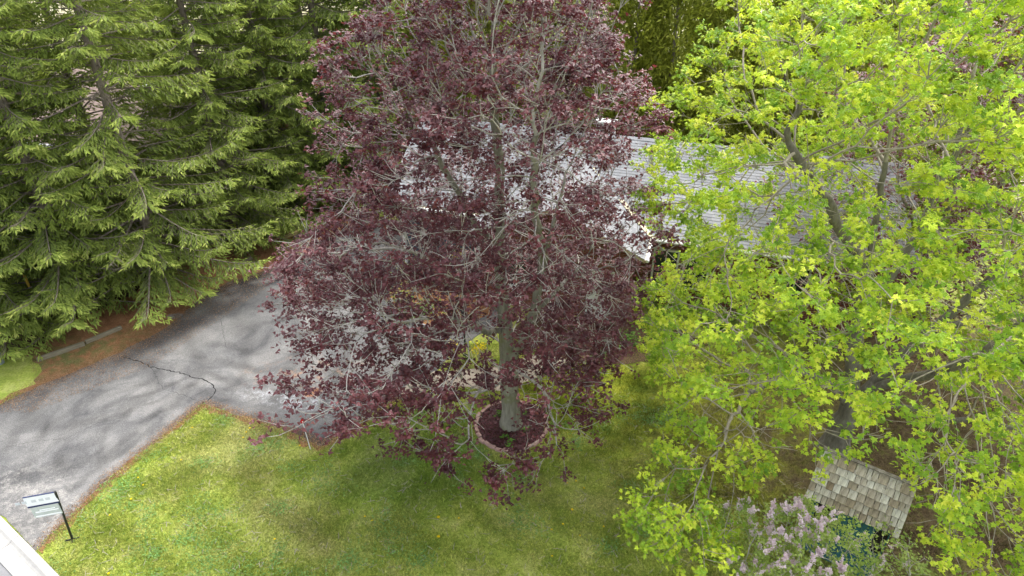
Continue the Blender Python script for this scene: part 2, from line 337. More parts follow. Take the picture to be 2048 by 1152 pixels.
# ---------------------------------------------------------------- houses
HA = R(-16); ux = Vector((math.cos(HA), math.sin(HA), 0)); uf = Vector((math.sin(HA), -math.cos(HA), 0))  # along the house, towards the street
n = NT('brick_red'); o_ = n.obj()
bt = n.n.new('ShaderNodeTexBrick'); n.L(n.mp(o_, (1, 1, 1), rot=(R(90), 0, 0)), bt.inputs['Vector'])
bt.inputs['Color1'].default_value = (.20, .065, .042, 1); bt.inputs['Color2'].default_value = (.14, .045, .032, 1); bt.inputs['Mortar'].default_value = (.26, .22, .19, 1)
bt.inputs['Scale'].default_value = 1; bt.inputs['Brick Width'].default_value = .21; bt.inputs['Row Height'].default_value = .075; bt.inputs['Mortar Size'].default_value = .006
n.bump(n.M('SUBTRACT', 1, bt.outputs['Fac']), .5, .01); M['brick'] = n.out(bt.outputs['Color'], .9, .2)
def shinglemat(name, a, b):
    n = NT(name); r = n.rand(); g = n.attr('rnd'); f = n.noise(45, 4, rough=.8); st = n.noise(.7, 5, rough=.65)
    k = n.M('FRACT', n.M('ADD', r, g)); c = n.mix(a, b, k); c = n.mul(c, n.ramp(st, [(.3, (.86,)*3), (.7, (1.1,)*3)]))
    c = n.mul(c, n.ramp(f, [(.25, (.78,)*3), (.75, (1.22,)*3)])); n.bump(f, .4, .006); return n.out(c, .85, .3)
M['shingle_grey'] = shinglemat('shingle_grey', (.190, .195, .207), (.255, .260, .272))
M['shingle_pink'] = shinglemat('shingle_pink', (.27, .20, .175), (.37, .28, .25))
M['trim_cream'] = plain('trim_cream', (.52, .46, .31)); M['white'] = plain('white_paint', (.74, .74, .73), .5)
M['garage_blue'] = plain('garage_blue', (.045, .060, .085), .5); n = NT('glass'); M['glass'] = n.out((.03, .04, .045), .08, .6)
M['stone'] = plain('grey_stone', (.27, .27, .265), .85, .2, .25, 12)

def slope(parent, P, ax, dn, width, length, mat, individuals=0, focus=None, clip=None, sh=.145, tw=.33):
    """shingled roof plane: P top-left corner, ax along the ridge, dn down the slope (unit vectors)"""
    nrm = ax.cross(dn).normalized()
    if nrm.z < 0: nrm = -nrm
    # three-dimensional template shingle: x along, y down the slope, z out
    def sv(t0, w, y0):
        a = P+ax*t0+dn*y0; e = .006
        q = [a+nrm*.001, a+ax*w+nrm*.001, a+ax*w+dn*(sh+.02)+nrm*.013, a+dn*(sh+.02)+nrm*.013]
        return q, [v-nrm*.012 for v in q]
    lst = []
    for r in range(int(length/sh)):
        x = -random.random()*tw
        while x < width:
            w = tw*random.uniform(.85, 1.1); t0 = max(x, 0); t1 = min(x+w-.006, width)
            if t1-t0 > .05:
                c_ = P+ax*(t0+t1)/2+dn*(r+.5)*sh
                if clip is None or clip(c_): lst.append((t0, t1-t0, r*sh+random.uniform(-.004, .004), c_))
            x += w
    own = set()
    if individuals:
        order = sorted(range(len(lst)), key=lambda i: (lst[i][3]-focus).length)[:individuals]; own = set(order)
        b = MB(); b.prism([(0, 0, .001), (1, 0, .001), (1, sh+.02, .013), (0, sh+.02, .013)], (0, 0, -.012)); me = pymesh('shingle', b.V, b.F); me.materials.append(mat)
        rot = Matrix((ax, dn, ax.cross(dn))).transposed().to_4x4()
        sg = 1 if ax.cross(dn).z > 0 else -1
        pi = parent.matrix_world.inverted()
        for i in order:
            t0, w, y0, _ = lst[i]; o = bpy.data.objects.new('shingle', me); col.objects.link(o); o.parent = parent
            o.matrix_local = Matrix.Translation(-Vector(parent.location)) @ Matrix.Translation(P+ax*t0+dn*y0) @ rot @ Matrix.Diagonal((w, 1, sg, 1))
    V = []; Fc = []; rr = []
    for i, (t0, w, y0, _) in enumerate(lst):
        if i in own: continue
        q, l = sv(t0, w, y0); k = len(V); V += q+l
        Fc += [(k, k+1, k+2, k+3), (k+3, k+2, k+6, k+7), (k, k+3, k+7, k+4), (k+1, k+5, k+6, k+2)]; rr += [random.random()]*4
    if V:
        me = npmesh('shingles', np.array([tuple(v) for v in V]), np.array(Fc), attrs={'rnd': rr}); o = link('shingles', me, parent, mat); o.location = -Vector(parent.location); o['kind'] = 'stuff'

def local(o, parent): o.location = -Vector(parent.location); return o
def window(parent, c, ax, out, w, h, panes=2):
    f = MB(); t = .07
    Mx = Matrix((ax, out, Vector((0, 0, 1)))).transposed().to_4x4(); base = Matrix.Translation(c) @ Mx
    for (x, z, dx, dz) in ((0, h/2+t/2, w+2*t, t), (0, -h/2-t/2, w+2*t, t), (-w/2-t/2, 0, t, h), (w/2+t/2, 0, t, h)):
        f.box(None, (dx, .08, dz), M=base @ Matrix.Translation((x, 0, z)))
    for i in range(1, panes): f.box(None, (.045, .06, h), M=base @ Matrix.Translation((-w/2+w*i/panes, 0, 0)))
    wn_ = f.build('window', M['white'], parent); local(wn_, parent)
    for i in range(panes):
        b = MB().box(None, (w/panes-.05, .012, h), M=base @ Matrix.Translation((-w/2+w*(i+.5)/panes, -.01, 0))); b.build('pane', M['glass'], wn_)

HR = at(1200, 268, 5.0)                      # a point on the ridge
H = empty('brick_house', (HR.x, HR.y, 0), label='red brick bungalow with a pale grey shingle roof behind the two maples', cat='house')
P1_ = at(1302, 476, 3.0)-HR
HL0, HL1, RZ, EZ, DEP = -7.6, 11.4, 5.0, 3.0, P1_.dot(uf)
dnf = (uf*DEP+Vector((0, 0, EZ-RZ))).normalized(); dnb = (-uf*DEP+Vector((0, 0, EZ-RZ))).normalized(); SL = math.hypot(DEP, RZ-EZ)
ridge0 = HR+ux*HL0
WX1 = P1_.dot(ux); WX0, WF = WX1-6.4, 1.6; print('DEP', DEP, 'WX1', WX1)                   # front wing between these positions, this far out
wmid = (WX0+WX1)/2; whalf = (WX1-WX0)/2; WRZ = EZ+whalf*(RZ-EZ)/DEP
# roof decks (thick) under the shingles
def deck(poly, name='roof_deck', mat=None, th=.12):
    b = MB().prism([Vector(p)-Vector((0, 0, .012)) for p in poly], (0, 0, -th)); o = b.build(name, mat or M['trim_cream'], H); local(o, H); return o
deck([ridge0, HR+ux*HL1, HR+ux*HL1+dnf*SL, ridge0+dnf*SL]); deck([ridge0, HR+ux*HL1, HR+ux*HL1+dnb*SL, ridge0+dnb*SL])
inw = lambda p: (p-HR).dot(ux)
def clip_main(p):
    x, y = inw(p), (p-HR).dot(uf)
    # under the wing's roof nothing shows
    zt = WRZ-abs(x-wmid)*(RZ-EZ)/DEP
    return not (WX0 < x < WX1 and zt > p.z+.02)
slope(H, ridge0, ux, dnf, HL1-HL0, SL, M['shingle_grey'], 300, at(1350, 420, 3.6), clip_main)
slope(H, ridge0, ux, dnb, HL1-HL0, SL, M['shingle_grey'])
# wing roof: ridge runs towards the street
wp = HR+ux*wmid; wp = Vector((wp.x, wp.y, WRZ)); back = DEP*(RZ-WRZ)/(RZ-EZ)-.1
wl0 = wp+uf*back; wlen = DEP+WF-back
for s_, ax in ((1, ux), (-1, -ux)):
    d2 = (ax*whalf+Vector((0, 0, EZ-WRZ))).normalized(); L2 = math.hypot(whalf, WRZ-EZ)
    def clip_w(p):
        x, y = (p-HR).dot(ux), (p-HR).dot(uf); zm = RZ-(RZ-EZ)/DEP*y
        return y > DEP or p.z > zm-.03
    slope(H, wl0, uf, d2, wlen, L2, M['shingle_grey'], clip=clip_w)
    fe = wl0+uf*wlen
    deck([wl0+uf*(DEP-back)*.98+Vector((0, 0, 0)), fe, fe+d2*L2, wl0+uf*(DEP-back)*.98+d2*L2])
# ridge caps
for a, b_ in ((ridge0, HR+ux*HL1), (wl0, wl0+uf*wlen)):
    k = int((b_-a).length/.3); d = (b_-a).normalized(); side = Vector((-d.y, d.x, 0)); m_ = MB()
    for i in range(k):
        q = a+d*(i*.3)+Vector((0, 0, .02+.006*(i % 2)))
        nv = len(m_.V); m_.V += [q+side*.14-Vector((0, 0, .066)), q+Vector((0, 0, .008)), q-side*.14-Vector((0, 0, .066)), q+d*.31+side*.14-Vector((0, 0, .058)), q+d*.31+Vector((0, 0, .016)), q+d*.31-side*.14-Vector((0, 0, .058))]
        m_.F += [(nv, nv+3, nv+4, nv+1), (nv+1, nv+4, nv+5, nv+2), (nv+3, nv, nv+2, nv+5)]
    local(m_.build('ridge_cap', M['shingle_grey'], H), H)
# valley lining full of yellow debris, gutters, fascia
vt = HR+ux*WX1+uf*DEP; vt.z = EZ+.06
vtop = HR+ux*(wmid)+uf*back; vtop.z = WRZ+.06
dv = (vtop-vt)
vn = ux.cross(uf)
b = MB(); sd_ = Vector((-dv.y, dv.x, 0)).normalized()*.09
b.prism([vt-sd_, vt+sd_, vt+dv*.42+sd_, vt+dv*.42-sd_], (0, 0, .015)); local(b.build('valley_lining', M['trim_cream'], H), H)
def gutter(p, q, name='gutter'):
    local(MB().tube([p, q], .065, 6).build(name, M['white'], H), H)
e0 = HR+ux*WX1+uf*(DEP+.06); e1 = HR+ux*HL1+uf*(DEP+.06); e2 = HR+ux*HL0+uf*(DEP+.06); e3 = HR+ux*WX0+uf*(DEP+.06)
for q in (e0, e1, e2, e3): q.z = EZ-.04
gutter(e0, e1); gutter(e2, e3)
gg = HR+ux*(WX1+.06)+uf*DEP; gh = HR+ux*(WX1+.06)+uf*(DEP+WF); gg.z = gh.z = EZ-.04; gutter(gg, gh)
# walls
def wall(a, b_, h, name='wall', th=.22, mat=None, gable=None, parent=None, root=None):
    root = root or H
    d = (b_-a).normalized(); nn = Vector((-d.y, d.x, 0))*th
    P = [Vector((a.x, a.y, 0)), Vector((b_.x, b_.y, 0)), Vector((b_.x, b_.y, h))]
    if gable: m_ = (a+b_)/2; P.append(Vector((m_.x, m_.y, gable)))
    P.append(Vector((a.x, a.y, h)))
    # mesh lies in its own x-z plane so the brick courses run along the wall
    L_ = (b_-a).length; Q = [Vector(((p-P[0]).dot(d), 0, p.z)) for p in P]
    o = MB().prism(Q, (0, th, 0)).build(name, mat or M['brick'], root)
    o.location = Vector((a.x, a.y, 0))-Vector(root.location); o.rotation_euler = (0, 0, math.atan2(d.y, d.x)); return o
WI = .45
c = lambda x, y: HR+ux*x+uf*y
yf = DEP-WI; yb = -(DEP-WI)
for (p, q, gb) in ((c(HL0+WI, yf), c(WX0+WI, yf), None), (c(WX0+WI, yf+.3), c(WX0+WI, yf+WF), None), (c(WX0+WI, yf+WF), c(WX1-WI, yf+WF), WRZ-.2),
                   (c(WX1-WI, yf+WF-.3), c(WX1-WI, yf+.02), None), (c(WX1-WI+.02, yf), c(HL1-WI, yf), None), (c(HL0+WI, yb), c(HL1-WI, yb), None)):
    wall(p, q, EZ-.12, gable=gb)
for x in (HL0+WI, HL1-WI): wall(c(x, yb+.3), c(x, yf-.3), EZ-.1, gable=RZ-.25)
out = uf
for x in (WX1+.6, WX1+1.7, 7.8): window(H, c(x, yf+.05)+Vector((0, 0, 1.65-5)), ux, uf, .8 if x < 8 else 1.8, 1.4, 2)
window(H, c(wmid-1.1, yf+WF+.05)+Vector((0, 0, 1.6-5)), ux, uf, 1.8, 1.3, 3)
# garage door with panels
gd = empty('garage_door', c((HL0+WX0)/2+.2, yf+.06)-Vector((0, 0, 5))-Vector(H.location)); gd.parent = H; gd.rotation_euler = (0, 0, HA)
b = MB().box((0, .03, 1.1), (3.0, .05, 2.2)); b.build('door_leaf', M['garage_blue'], gd)
for i in range(4):
    for j in range(4): MB().box((-1.11+.74*j, -.01, .29+.54*i), (.64, .03, .42)).build('panel', M['garage_blue'], gd)
b = MB()
for x in (-1.57, 1.57): b.box((x, -.01, 1.13), (.12, .09, 2.26))
b.box((0, -.01, 2.28), (3.26, .09, .12)); b.build('door_frame', M['white'], gd)
ed = empty('front_door', c(wmid+1.7, yf+WF+.05)-Vector((0, 0, 5))-Vector(H.location)); ed.parent = H; ed.rotation_euler = (0, 0, HA)
MB().box((0, 0, 1.05), (.95, .06, 2.1)).build('door_leaf', M['white'], ed); MB().box((.36, -.05, 1.0), (.04, .06, .12)).build('handle', M['crack'], ed)
# vents and chimney on the back slope
q = HR+ux*.15-uf*.5; b = MB().box((q.x, q.y, 5.1), (.75, .35, .5), HA).box((q.x, q.y, 5.37), (.85, .45, .06), HA); local(b.build('roof_vent', M['white'], H), H)
q = c(6.2, 1.7); q.z = RZ-(RZ-EZ)/DEP*1.7
local(MB().tube([q-Vector((0, 0, .1)), q+Vector((0, 0, .3))], .05, 8).build('vent_pipe', M['stone'], H), H)

# neighbour's house
NR = at(295, 150, 5.6); NH = empty('neighbour_house', (NR.x, NR.y, 0), label='brick house with a pinkish brown shingle roof seen through the spruces', cat='house')
H_, H = H, NH
na, nb = NR-ux*5.0, NR+ux*5.0; nd = 3.6; d1 = (uf*nd+Vector((0, 0, -2.5))).normalized(); d2 = (-uf*nd+Vector((0, 0, -2.5))).normalized(); nl = math.hypot(nd, 2.5)
for d in (d1, d2):
    slope(NH, na, ux, d, 10, nl, M['shingle_pink'], sh=.2, tw=.4); deck([na, nb, nb+d*nl, na+d*nl], mat=M['white'])
for yy in (nd-.4, -nd+.4): p = NR-ux*4.7+uf*yy; q = NR+ux*4.7+uf*yy; wall(p, q, 2.95, root=NH)
for xx in (-4.7, 4.7): wall(NR+ux*xx-uf*(nd-.65), NR+ux*xx+uf*(nd-.65), 2.95, gable=5.3, root=NH)
for x in (-2.6, .3, 3.0): window(NH, NR+ux*x+uf*(nd-.35)+Vector((0, 0, 1.7-5.6)), ux, uf, 1.3, 1.2, 2)
q = NR+uf*1.2+ux*1.0; local(MB().box((q.x, q.y, 5.0), (.5, .5, .9)).box((q.x, q.y, 5.49), (.6, .6, .08)).build('skylight', M['white'], NH), NH)
H = H_

# ---------------------------------------------------------------- trees
def norm(a): return a/np.maximum(np.linalg.norm(a, axis=-1, keepdims=True), 1e-9)
def grow(skel, attr, step=.28, di=2.2, dk=.42, iters=140, trop=(0, 0, .06), jit=.06):
    """space colonisation; skel: list of polylines; each starts on an earlier one"""
    pos = []; par = []
    for k, pl in enumerate(skel):
        pl = [np.array(p, float) for p in pl]
        if k == 0: pos.append(pl[0]); par.append(-1); last = 0
        else: d = [np.linalg.norm(p-pl[0]) for p in pos]; last = int(np.argmin(d))
        for a, b in zip(pl[:-1], pl[1:]):
            L_ = np.linalg.norm(b-a); m = max(1, int(round(L_/step)))
            for j in range(1, m+1): pos.append(a+(b-a)*j/m+rng.normal(0, .012, 3)); par.append(last); last = len(pos)-1
    pos = np.array(pos); par = list(par); trop = np.array(trop)
    A_ = attr.copy()
    d = np.linalg.norm(A_[:, None]-pos[None], axis=2); ni = d.argmin(1); nd_ = d.min(1)
    kids = np.zeros(200000, int)
    for it in range(iters):
        if not len(A_): break
        act = nd_ < (di if it > 12 else 9)
        if not act.any(): di *= 1.5; continue
        v = norm(A_[act]-pos[ni[act]]); idx = ni[act]
        u, inv = np.unique(idx, return_inverse=True); s = np.zeros((len(u), 3)); np.add.at(s, inv, v)
        ok = kids[u] < 4; u = u[ok]; s = s[ok]
        if not len(u): break
        s = norm(norm(s)+trop+rng.normal(0, jit, s.shape)); new = pos[u]+s*step; kids[u] += 1
        base = len(pos); pos = np.vstack([pos, new]); par += list(u)
        dn = np.linalg.norm(A_[:, None]-new[None], axis=2); j = dn.argmin(1); m = dn.min(1); b = m < nd_
        ni[b] = base+j[b]; nd_[b] = m[b]
        keep = nd_ > dk; A_ = A_[keep]; ni = ni[keep]; nd_ = nd_[keep]
    return pos, np.array(par)
def limbs(pos, par, tip=.006, ex=2.35, rmax=None):
    n = len(pos); r = np.zeros(n); acc = np.zeros(n); h = np.zeros(n, int); main = np.full(n, -1); mr = np.zeros(n)
    for i in range(n-1, -1, -1):
        acc_i = acc[i]; r[i] = max(tip, acc_i**(1/ex)) if acc_i > 0 else tip
        p = par[i]
        if p >= 0:
            acc[p] += r[i]**ex; h[p] = max(h[p], h[i]+1)
            if r[i] > mr[p]: mr[p] = r[i]; main[p] = i
    if rmax:
        e = math.log(rmax/tip)/math.log(r[0]/tip); r = tip*(r/tip)**e
    return r, h, main
def relax(pos, par, r, it=2):
    for _ in range(it):
        cs = np.zeros_like(pos); cn = np.zeros(len(pos)); ok = par >= 0
        np.add.at(cs, par[ok], pos[ok]); np.add.at(cn, par[ok], 1)
        m = ok & (cn > 0) & (np.arange(len(pos)) > 60); q = pos.copy()
        q[m] = .5*pos[m]+.25*pos[par[m]]+.25*cs[m]/cn[m][:, None]; pos = q
    return pos
def skin(name, pos, par, r, main, sel, k, mat, parent, org, flare=None):
    E = np.where((par >= 0) & sel)[0]
    if not len(E): return None
    d = norm(pos[E]-pos[par[E]]); ref = np.where(np.abs(d[:, 2:3]) < .9, np.array([[0, 0, 1.]]), np.array([[1., 0, 0]]))
    ddir = np.zeros_like(pos); ddir[E] = d
    def ring(c, dr, rad):
        ref = np.array([.577, .61, .54]); alt = np.array([.9, -.4, .1]); q = np.abs(dr@ref) > .93
        rf = np.where(q[:, None], alt, ref); a = norm(np.cross(dr, rf)); b = np.cross(dr, a)
        t = np.arange(k)*2*np.pi/k
        return c[:, None]+rad[:, None, None]*(a[:, None]*np.cos(t)[None, :, None]+b[:, None]*np.sin(t)[None, :, None])
    p = par[E]; ismain = (main[p] == E); pd = np.where((np.linalg.norm(ddir[p], axis=1) > 0)[:, None] & ismain[:, None], ddir[p], d)
    r0 = np.where(ismain, r[p], np.minimum(r[E]*1.25, r[p]))
    v0 = ring(pos[p], pd, r0); v1 = ring(pos[E], d, r[E])
    m = len(E); V = np.concatenate([v0, v1], 1).reshape(-1, 3)-np.array(org)
    b = (np.arange(m)*2*k)[:, None]; j = np.arange(k)[None]; jn = (np.arange(k)[None]+1) % k
    Fq = np.stack([b+j, b+jn, b+k+jn, b+k+j], 2).reshape(-1, 4)
    return link(name, npmesh(name, V, Fq, True), parent, mat)
# maple leaf outline: stem point first, then round the lobes (unit size), slightly cupped
LEAF5 = np.array([(0, 0, 0), (.42, -.08, -.05), (.33, .16, .03), (.56, .42, -.10), (.22, .46, .04), (0, .92, -.10), (-.22, .46, .04), (-.56, .42, -.10), (-.33, .16, .03), (-.42, -.08, -.05)])
LEAF3 = np.array([(0, 0, 0), (.44, .10, -.06), (.24, .34, .03), (.0, .86, -.09), (-.24, .34, .03), (-.44, .10, -.06)])
OVAL = np.array([(0, 0, 0), (.22, .35, .03), (0, .9, -.06), (-.22, .35, .03)])
DIAM = np.array([(0, 0, 0), (.5, .4, .04), (0, 1, 0), (-.5, .4, .04)])
def frames(n, tilt, az=None, down=0.):
    """random orientations: y axis = leaf direction, z axis = normal, mostly facing up"""
    az = rng.uniform(0, 2*np.pi, n) if az is None else az
    y = np.stack([np.cos(az), np.sin(az), rng.normal(-down, tilt*.6, n)], 1); y = norm(y)
    nz = norm(np.stack([rng.normal(0, tilt, n), rng.normal(0, tilt, n), np.ones(n)], 1))
    x = norm(np.cross(y, nz)); z = np.cross(x, y); return x, y, z
def leafmesh(name, P, S, tmpl, fr, rnd, org, widen=1.0):
    x, y, z = fr; k = len(tmpl); T = tmpl*np.array([widen, 1, 1])
    V = P[:, None]+S[:, None, None]*(T[None, :, 0:1]*x[:, None]+T[None, :, 1:2]*y[:, None]+T[None, :, 2:3]*z[:, None])
    n = len(P); b = (np.arange(n)*k)[:, None, None]
    tri = np.array([(0, i, i+1) for i in range(1, k-1)])[None]
    Fc = (b+tri).reshape(-1, 3)
    return npmesh(name, V.reshape(-1, 3)-np.array(org), Fc, False, {'rnd': np.repeat(rnd, k-2)})
CAMP = np.array([0, 0, CAM_H])
def foliage(root, pos, h, r, org, count, size, tmpl, mat, hmax=2, spread=.16, tilt=.45, weight=None, own=0, down=.3, flat=.6, rnd_pow=1.0, name='crown', clumps=0):
    T = np.where((h <= hmax) & (r < .05))[0]; w = np.ones(len(T))*np.where(h[T] == 0, 2.2, 1.0)
    if weight is not None: w = w*weight(pos[T])
    w = w*rng.gamma(2.0, .5, len(T)); w /= w.sum()
    if clumps:
        cl_ = rng.choice(len(T), min(clumps, len(T)), p=w, replace=False); pick = T[rng.choice(cl_, count)]
    else: pick = rng.choice(T, count, p=w)
    P = pos[pick]+rng.normal(0, spread, (count, 3))*np.array([1, 1, flat]); P[:, 2] = np.maximum(P[:, 2], .25)
    S = rng.uniform(size[0], size[1], count); fr = frames(count, tilt, down=down)
    cl = (np.sin(pick*12.9898)*43758.5453) % 1.0; rnd = np.clip(.62*cl+.38*rng.random(count)**rnd_pow, 0, 1)  # per-clump tone puts lit and shaded tuft contrast into the leaf colour
    far = np.ones(count, bool)
    if own:
        # leaves that show largest are objects of their own, sharing two meshes
        inside = np.abs(P[:, 0]/np.maximum(P[:, 1]*math.cos(PITCH)+(CAM_H-P[:, 2])*math.sin(PITCH), .1)) < .72
        dist = np.linalg.norm(P-CAMP, axis=1)/S+np.where(inside, 0, 1e4)
        near = np.argsort(dist)[:own]; far[near] = False
        k = len(tmpl); me = npmesh('leaf', tmpl, np.array([(0, i, i+1) for i in range(1, k-1)]), attrs={'rnd': np.full(k-2, .35)})
        me2 = npmesh('leaf', tmpl*np.array([1.1, .92, 1.6]), np.array([(0, i, i+1) for i in range(1, k-1)]), attrs={'rnd': np.full(k-2, .7)})
        me.materials.append(mat); me2.materials.append(mat); x, y, z = fr
        for i in near:
            o = bpy.data.objects.new('leaf', me if i % 2 else me2); col.objects.link(o); o.parent = root
            m = np.eye(4); m[:3, 0] = x[i]*S[i]; m[:3, 1] = y[i]*S[i]; m[:3, 2] = z[i]*S[i]; m[:3, 3] = P[i]-np.array(org); o.matrix_local = Matrix(m.tolist())
    f = tuple(a[far] for a in fr)
    me = leafmesh(name, P[far], S[far], tmpl, f, rnd[far], org)
    o = link(name, me, root, mat); return o
def envelope(n, base, prof, cxy=lambda z: (0, 0), zlow=lambda r: 0, power=.42, rej=None, lump=.18):
    """points inside a crown whose radius at height z follows prof"""
    zs = np.array([p[0] for p in prof]); rs = np.array([p[1] for p in prof]); out = []
    ph = rng.uniform(0, 6.28, 6)
    while len(out) < n:
        z = rng.uniform(zs[0], zs[-1]); Rz = np.interp(z, zs, rs)
        if rng.random() > Rz/rs.max(): continue
        a = rng.uniform(0, 2*np.pi); lumpy = 1+lump*(math.sin(3*a+ph[0]+z*.7)*.5+math.sin(5*a+ph[1]-z*1.3)*.5+math.sin(z*2.2+ph[2]+a)*.4)
        r = Rz*lumpy*rng.random()**power; cx, cy = cxy(z)
        if z < zlow(r): continue
        p = np.array([base[0]+cx+r*math.cos(a), base[1]+cy+r*math.sin(a), z])
        if rej is not None and rej(p): continue
        out.append(p)
    return np.array(out)
def broadleaf(name, label, cat, base, skel, attr, rmax, nleaf, size, tmpl, matl, matb, matt, group=None, step=.28, dk=.42, own=0, twig=None, thick=.05, crown_kw={}, trop=(0, 0, .06)):
    root = empty(name, base, label=label, cat=cat, group=group)
    pos, par = grow(skel, attr, step=step, dk=dk, trop=trop)
    r, h, main = limbs(pos, par, tip=.0065, rmax=rmax); pos = relax(pos, par, r, 5)
    if twig:      # fine twigs fanning out of the outer branches
        T = np.where(h <= 3)[0]; m = int(len(T)*twig[0]); src = rng.choice(T, m); Lt = rng.uniform(twig[1], twig[2], m)[:, None]
        d = norm(pos[src]-pos[par[src]]); d = norm(d+rng.normal(0, .45, (m, 3))+np.array([0, 0, .25])); k0 = len(pos)
        mid_ = pos[src]+d*Lt*.5; d2 = norm(d+rng.normal(0, .15, (m, 3))+np.array([0, 0, .12])); end = mid_+d2*Lt*.5
        pos = np.vstack([pos, mid_, end]); par = np.concatenate([par, src, k0+np.arange(m)]); r = np.concatenate([r, np.full(m, .007), np.full(m, .004)])
        h = np.where(h == 0, 0, h+5); h = np.concatenate([h, np.full(m, 1), np.zeros(m, int)]); main = np.concatenate([main, k0+m+np.arange(m), np.full(m, -1)])
    # root flare
    zz = pos[:, 2]; r = np.where(r > rmax*.55, r*(1+.45*np.exp(-zz/.28)), r)
    skin('trunk', pos, par, r, main, r > thick, 12, matb, root, base)
    skin('branches', pos, par, r, main, (r <= thick), 4, matt, root, base)
    foliage(root, pos, h, r, base, nleaf, size, tmpl, matl, own=own, **crown_kw)
    return root, pos, r, h

# 1. the crimson maple in the brick ring
TB = at(1022, 852); tb = (TB.x, TB.y, 0)
o3 = lambda x, y, z: (TB.x+x, TB.y+y, z)
skel = [[o3(0, 0, 0), o3(0, 0, .6), o3(-.03, 0, 1.4), o3(-.08, .03, 2.4), o3(-.18, .1, 4), o3(-.3, .1, 6), o3(-.25, .25, 8), o3(-.4, .2, 10)],
        [o3(-.08, .03, 2.4), o3(.28, -.1, 3.2), o3(.62, -.2, 4.4), o3(.85, -.1, 6), o3(1.3, 0, 8)],
        [o3(.62, -.2, 4.2), o3(1.3, 0, 5.0), o3(2.1, .3, 5.8)],
        [o3(-.05, 0, 1.8), o3(-.5, -.35, 1.75), o3(-1.1, -.6, 1.7), o3(-1.7, -.7, 1.95), o3(-2.5, -1.0, 2.0)],
        [o3(-.06, 0, 2.2), o3(-.9, -1.2, 2.35), o3(-1.1, -2.6, 1.8)], [o3(-.08, 0, 2.35), o3(.9, -1.3, 2.4), o3(1.2, -2.7, 1.8)],
        [o3(.02, 0, 2.0), o3(.25, -.35, 1.7), o3(.4, -.5, 1.3)],
        [o3(-.18, .1, 4), o3(-1.2, .2, 5), o3(-2.4, .3, 5.8)], [o3(-.18, .1, 3.4), o3(-.8, -.9, 4.4), o3(-1.5, -1.8, 5.2)],
        [o3(-.3, .1, 6), o3(-1.2, .3, 7.4), o3(-1.9, .2, 9)], [o3(.85, -.1, 6), o3(.6, -.8, 7.6), o3(.5, -1.2, 9.5)]]
def rej_red(p):
    x, y, z = p[0]-TB.x, p[1]-TB.y, p[2]
    d = -y                                             # open side of the crown in front of the trunk, above the low skirt
    if d > -.6 and abs(x-.05) < 1.25 and z > 1.03*(d-1.25)-.1 and z < .92*(d+.95)+.5: return rng.random() < (.95 if x < .3 else .45)
    if abs(x-.1) < .6 and d > -.2 and z < .85*d+5.0 and z > 1.0*(d-1.2) and rng.random() < .8: return True
    if (x < -3.1 and z < 3.0) or (x < -3.3 and d > .2 and z < 3.9) or d > 3.3 and z < 2.6: return True
    return x > 3.6
attr = envelope(5200, TB, [(1.3, 3.1), (2.2, 3.9), (4, 4.6), (6, 4.3), (8, 3.6), (10, 3.15), (12, 2.7), (14, 1.8), (15.4, .6)],
                cxy=lambda z: (-1.15*math.exp(-((z-4.5)/3.5)**2)-.25, -.1), zlow=lambda r: 3.2-.62*r, power=.5, rej=rej_red, lump=.26)
wred = lambda p: np.where((p[:, 2] > 6.0) & (p[:, 2] < 9.3) & (p[:, 0] > TB.x-2.6), .75, 1.0)*np.where(p[:, 2] > 9.6, 1.1, 1.0)
red, posr, rr_, hr_ = broadleaf('crimson_maple', 'tall maple with dark purple red leaves rising from the brick ring', 'tree', tb, skel, attr, .27, 92000, (.085, .140), LEAF3,
          M['leaf_red'], M['bark_grey'], M['twig_pale'], dk=.34, trop=(0, 0, .16), twig=(1.6, .35, .8), crown_kw=dict(hmax=0, spread=.10, tilt=.5, weight=wred, down=.35, flat=.55))

# 2. the big green maple on the right
GB = at(1668, 895); gb = (GB.x, GB.y, 0)
g3 = lambda x, y, z: (GB.x+x, GB.y+y, z)
skel = [[g3(0, 0, 0), g3(.05, .05, 1.0), g3(.05, .1, 1.8), g3(-.3, .3, 4), g3(-.5, .4, 6.2), g3(-.9, .4, 9)],
        [g3(.05, .05, 1.1), g3(.55, .1, 2.4), g3(1.3, 0, 4), g3(2.6, -.2, 6.5), g3(3.3, -.3, 9)],
        [g3(.05, .1, 1.6), g3(-.8, -.2, 2.6), g3(-2.0, -.7, 3.4), g3(-3.4, -1.2, 3.2)],
        [g3(.55, .1, 2.2), g3(.9, -1.0, 3.6), g3(1.2, -2.2, 5.4), g3(1.3, -3, 7)],
        [g3(-.3, .3, 4), g3(.5, .5, 6), g3(.8, .6, 9)], [g3(1.3, 0, 4), g3(3.4, .1, 5.2), g3(5.2, .2, 6.4)],
        [g3(-.5, .4, 6), g3(-2, .2, 7.8), g3(-3.4, 0, 9.4)], [g3(.5, .1, 1.9), g3(1.6, -.8, 2.0), g3(3.0, -1.8, 2.6), g3(4.0, -2.4, 2.4)]]
def rej_green(p):
    x, y, z = p[0]-GB.x, p[1]-GB.y, p[2]
    if x < -6.0 or x > 6.5: return True
    zd = p[1]*.839+(15-z)*.545
    if .30 < p[0]/zd < .60 and z < 15-p[1]*1.095: return True          # nothing hangs over the lilac
    # view on to the little roof: open pocket
    sx, sy = p[0]-7.6, p[1]-10.2
    if z < 2.9 and p[1] < 12.6 and abs(sx) < 2.3: return True
    if .40 < p[0]/zd < .56 and z < 15-p[1]*1.0 and z < 6: return rng.random() < .75
    return y > 3.5 and z < 7 and rng.random() < .5
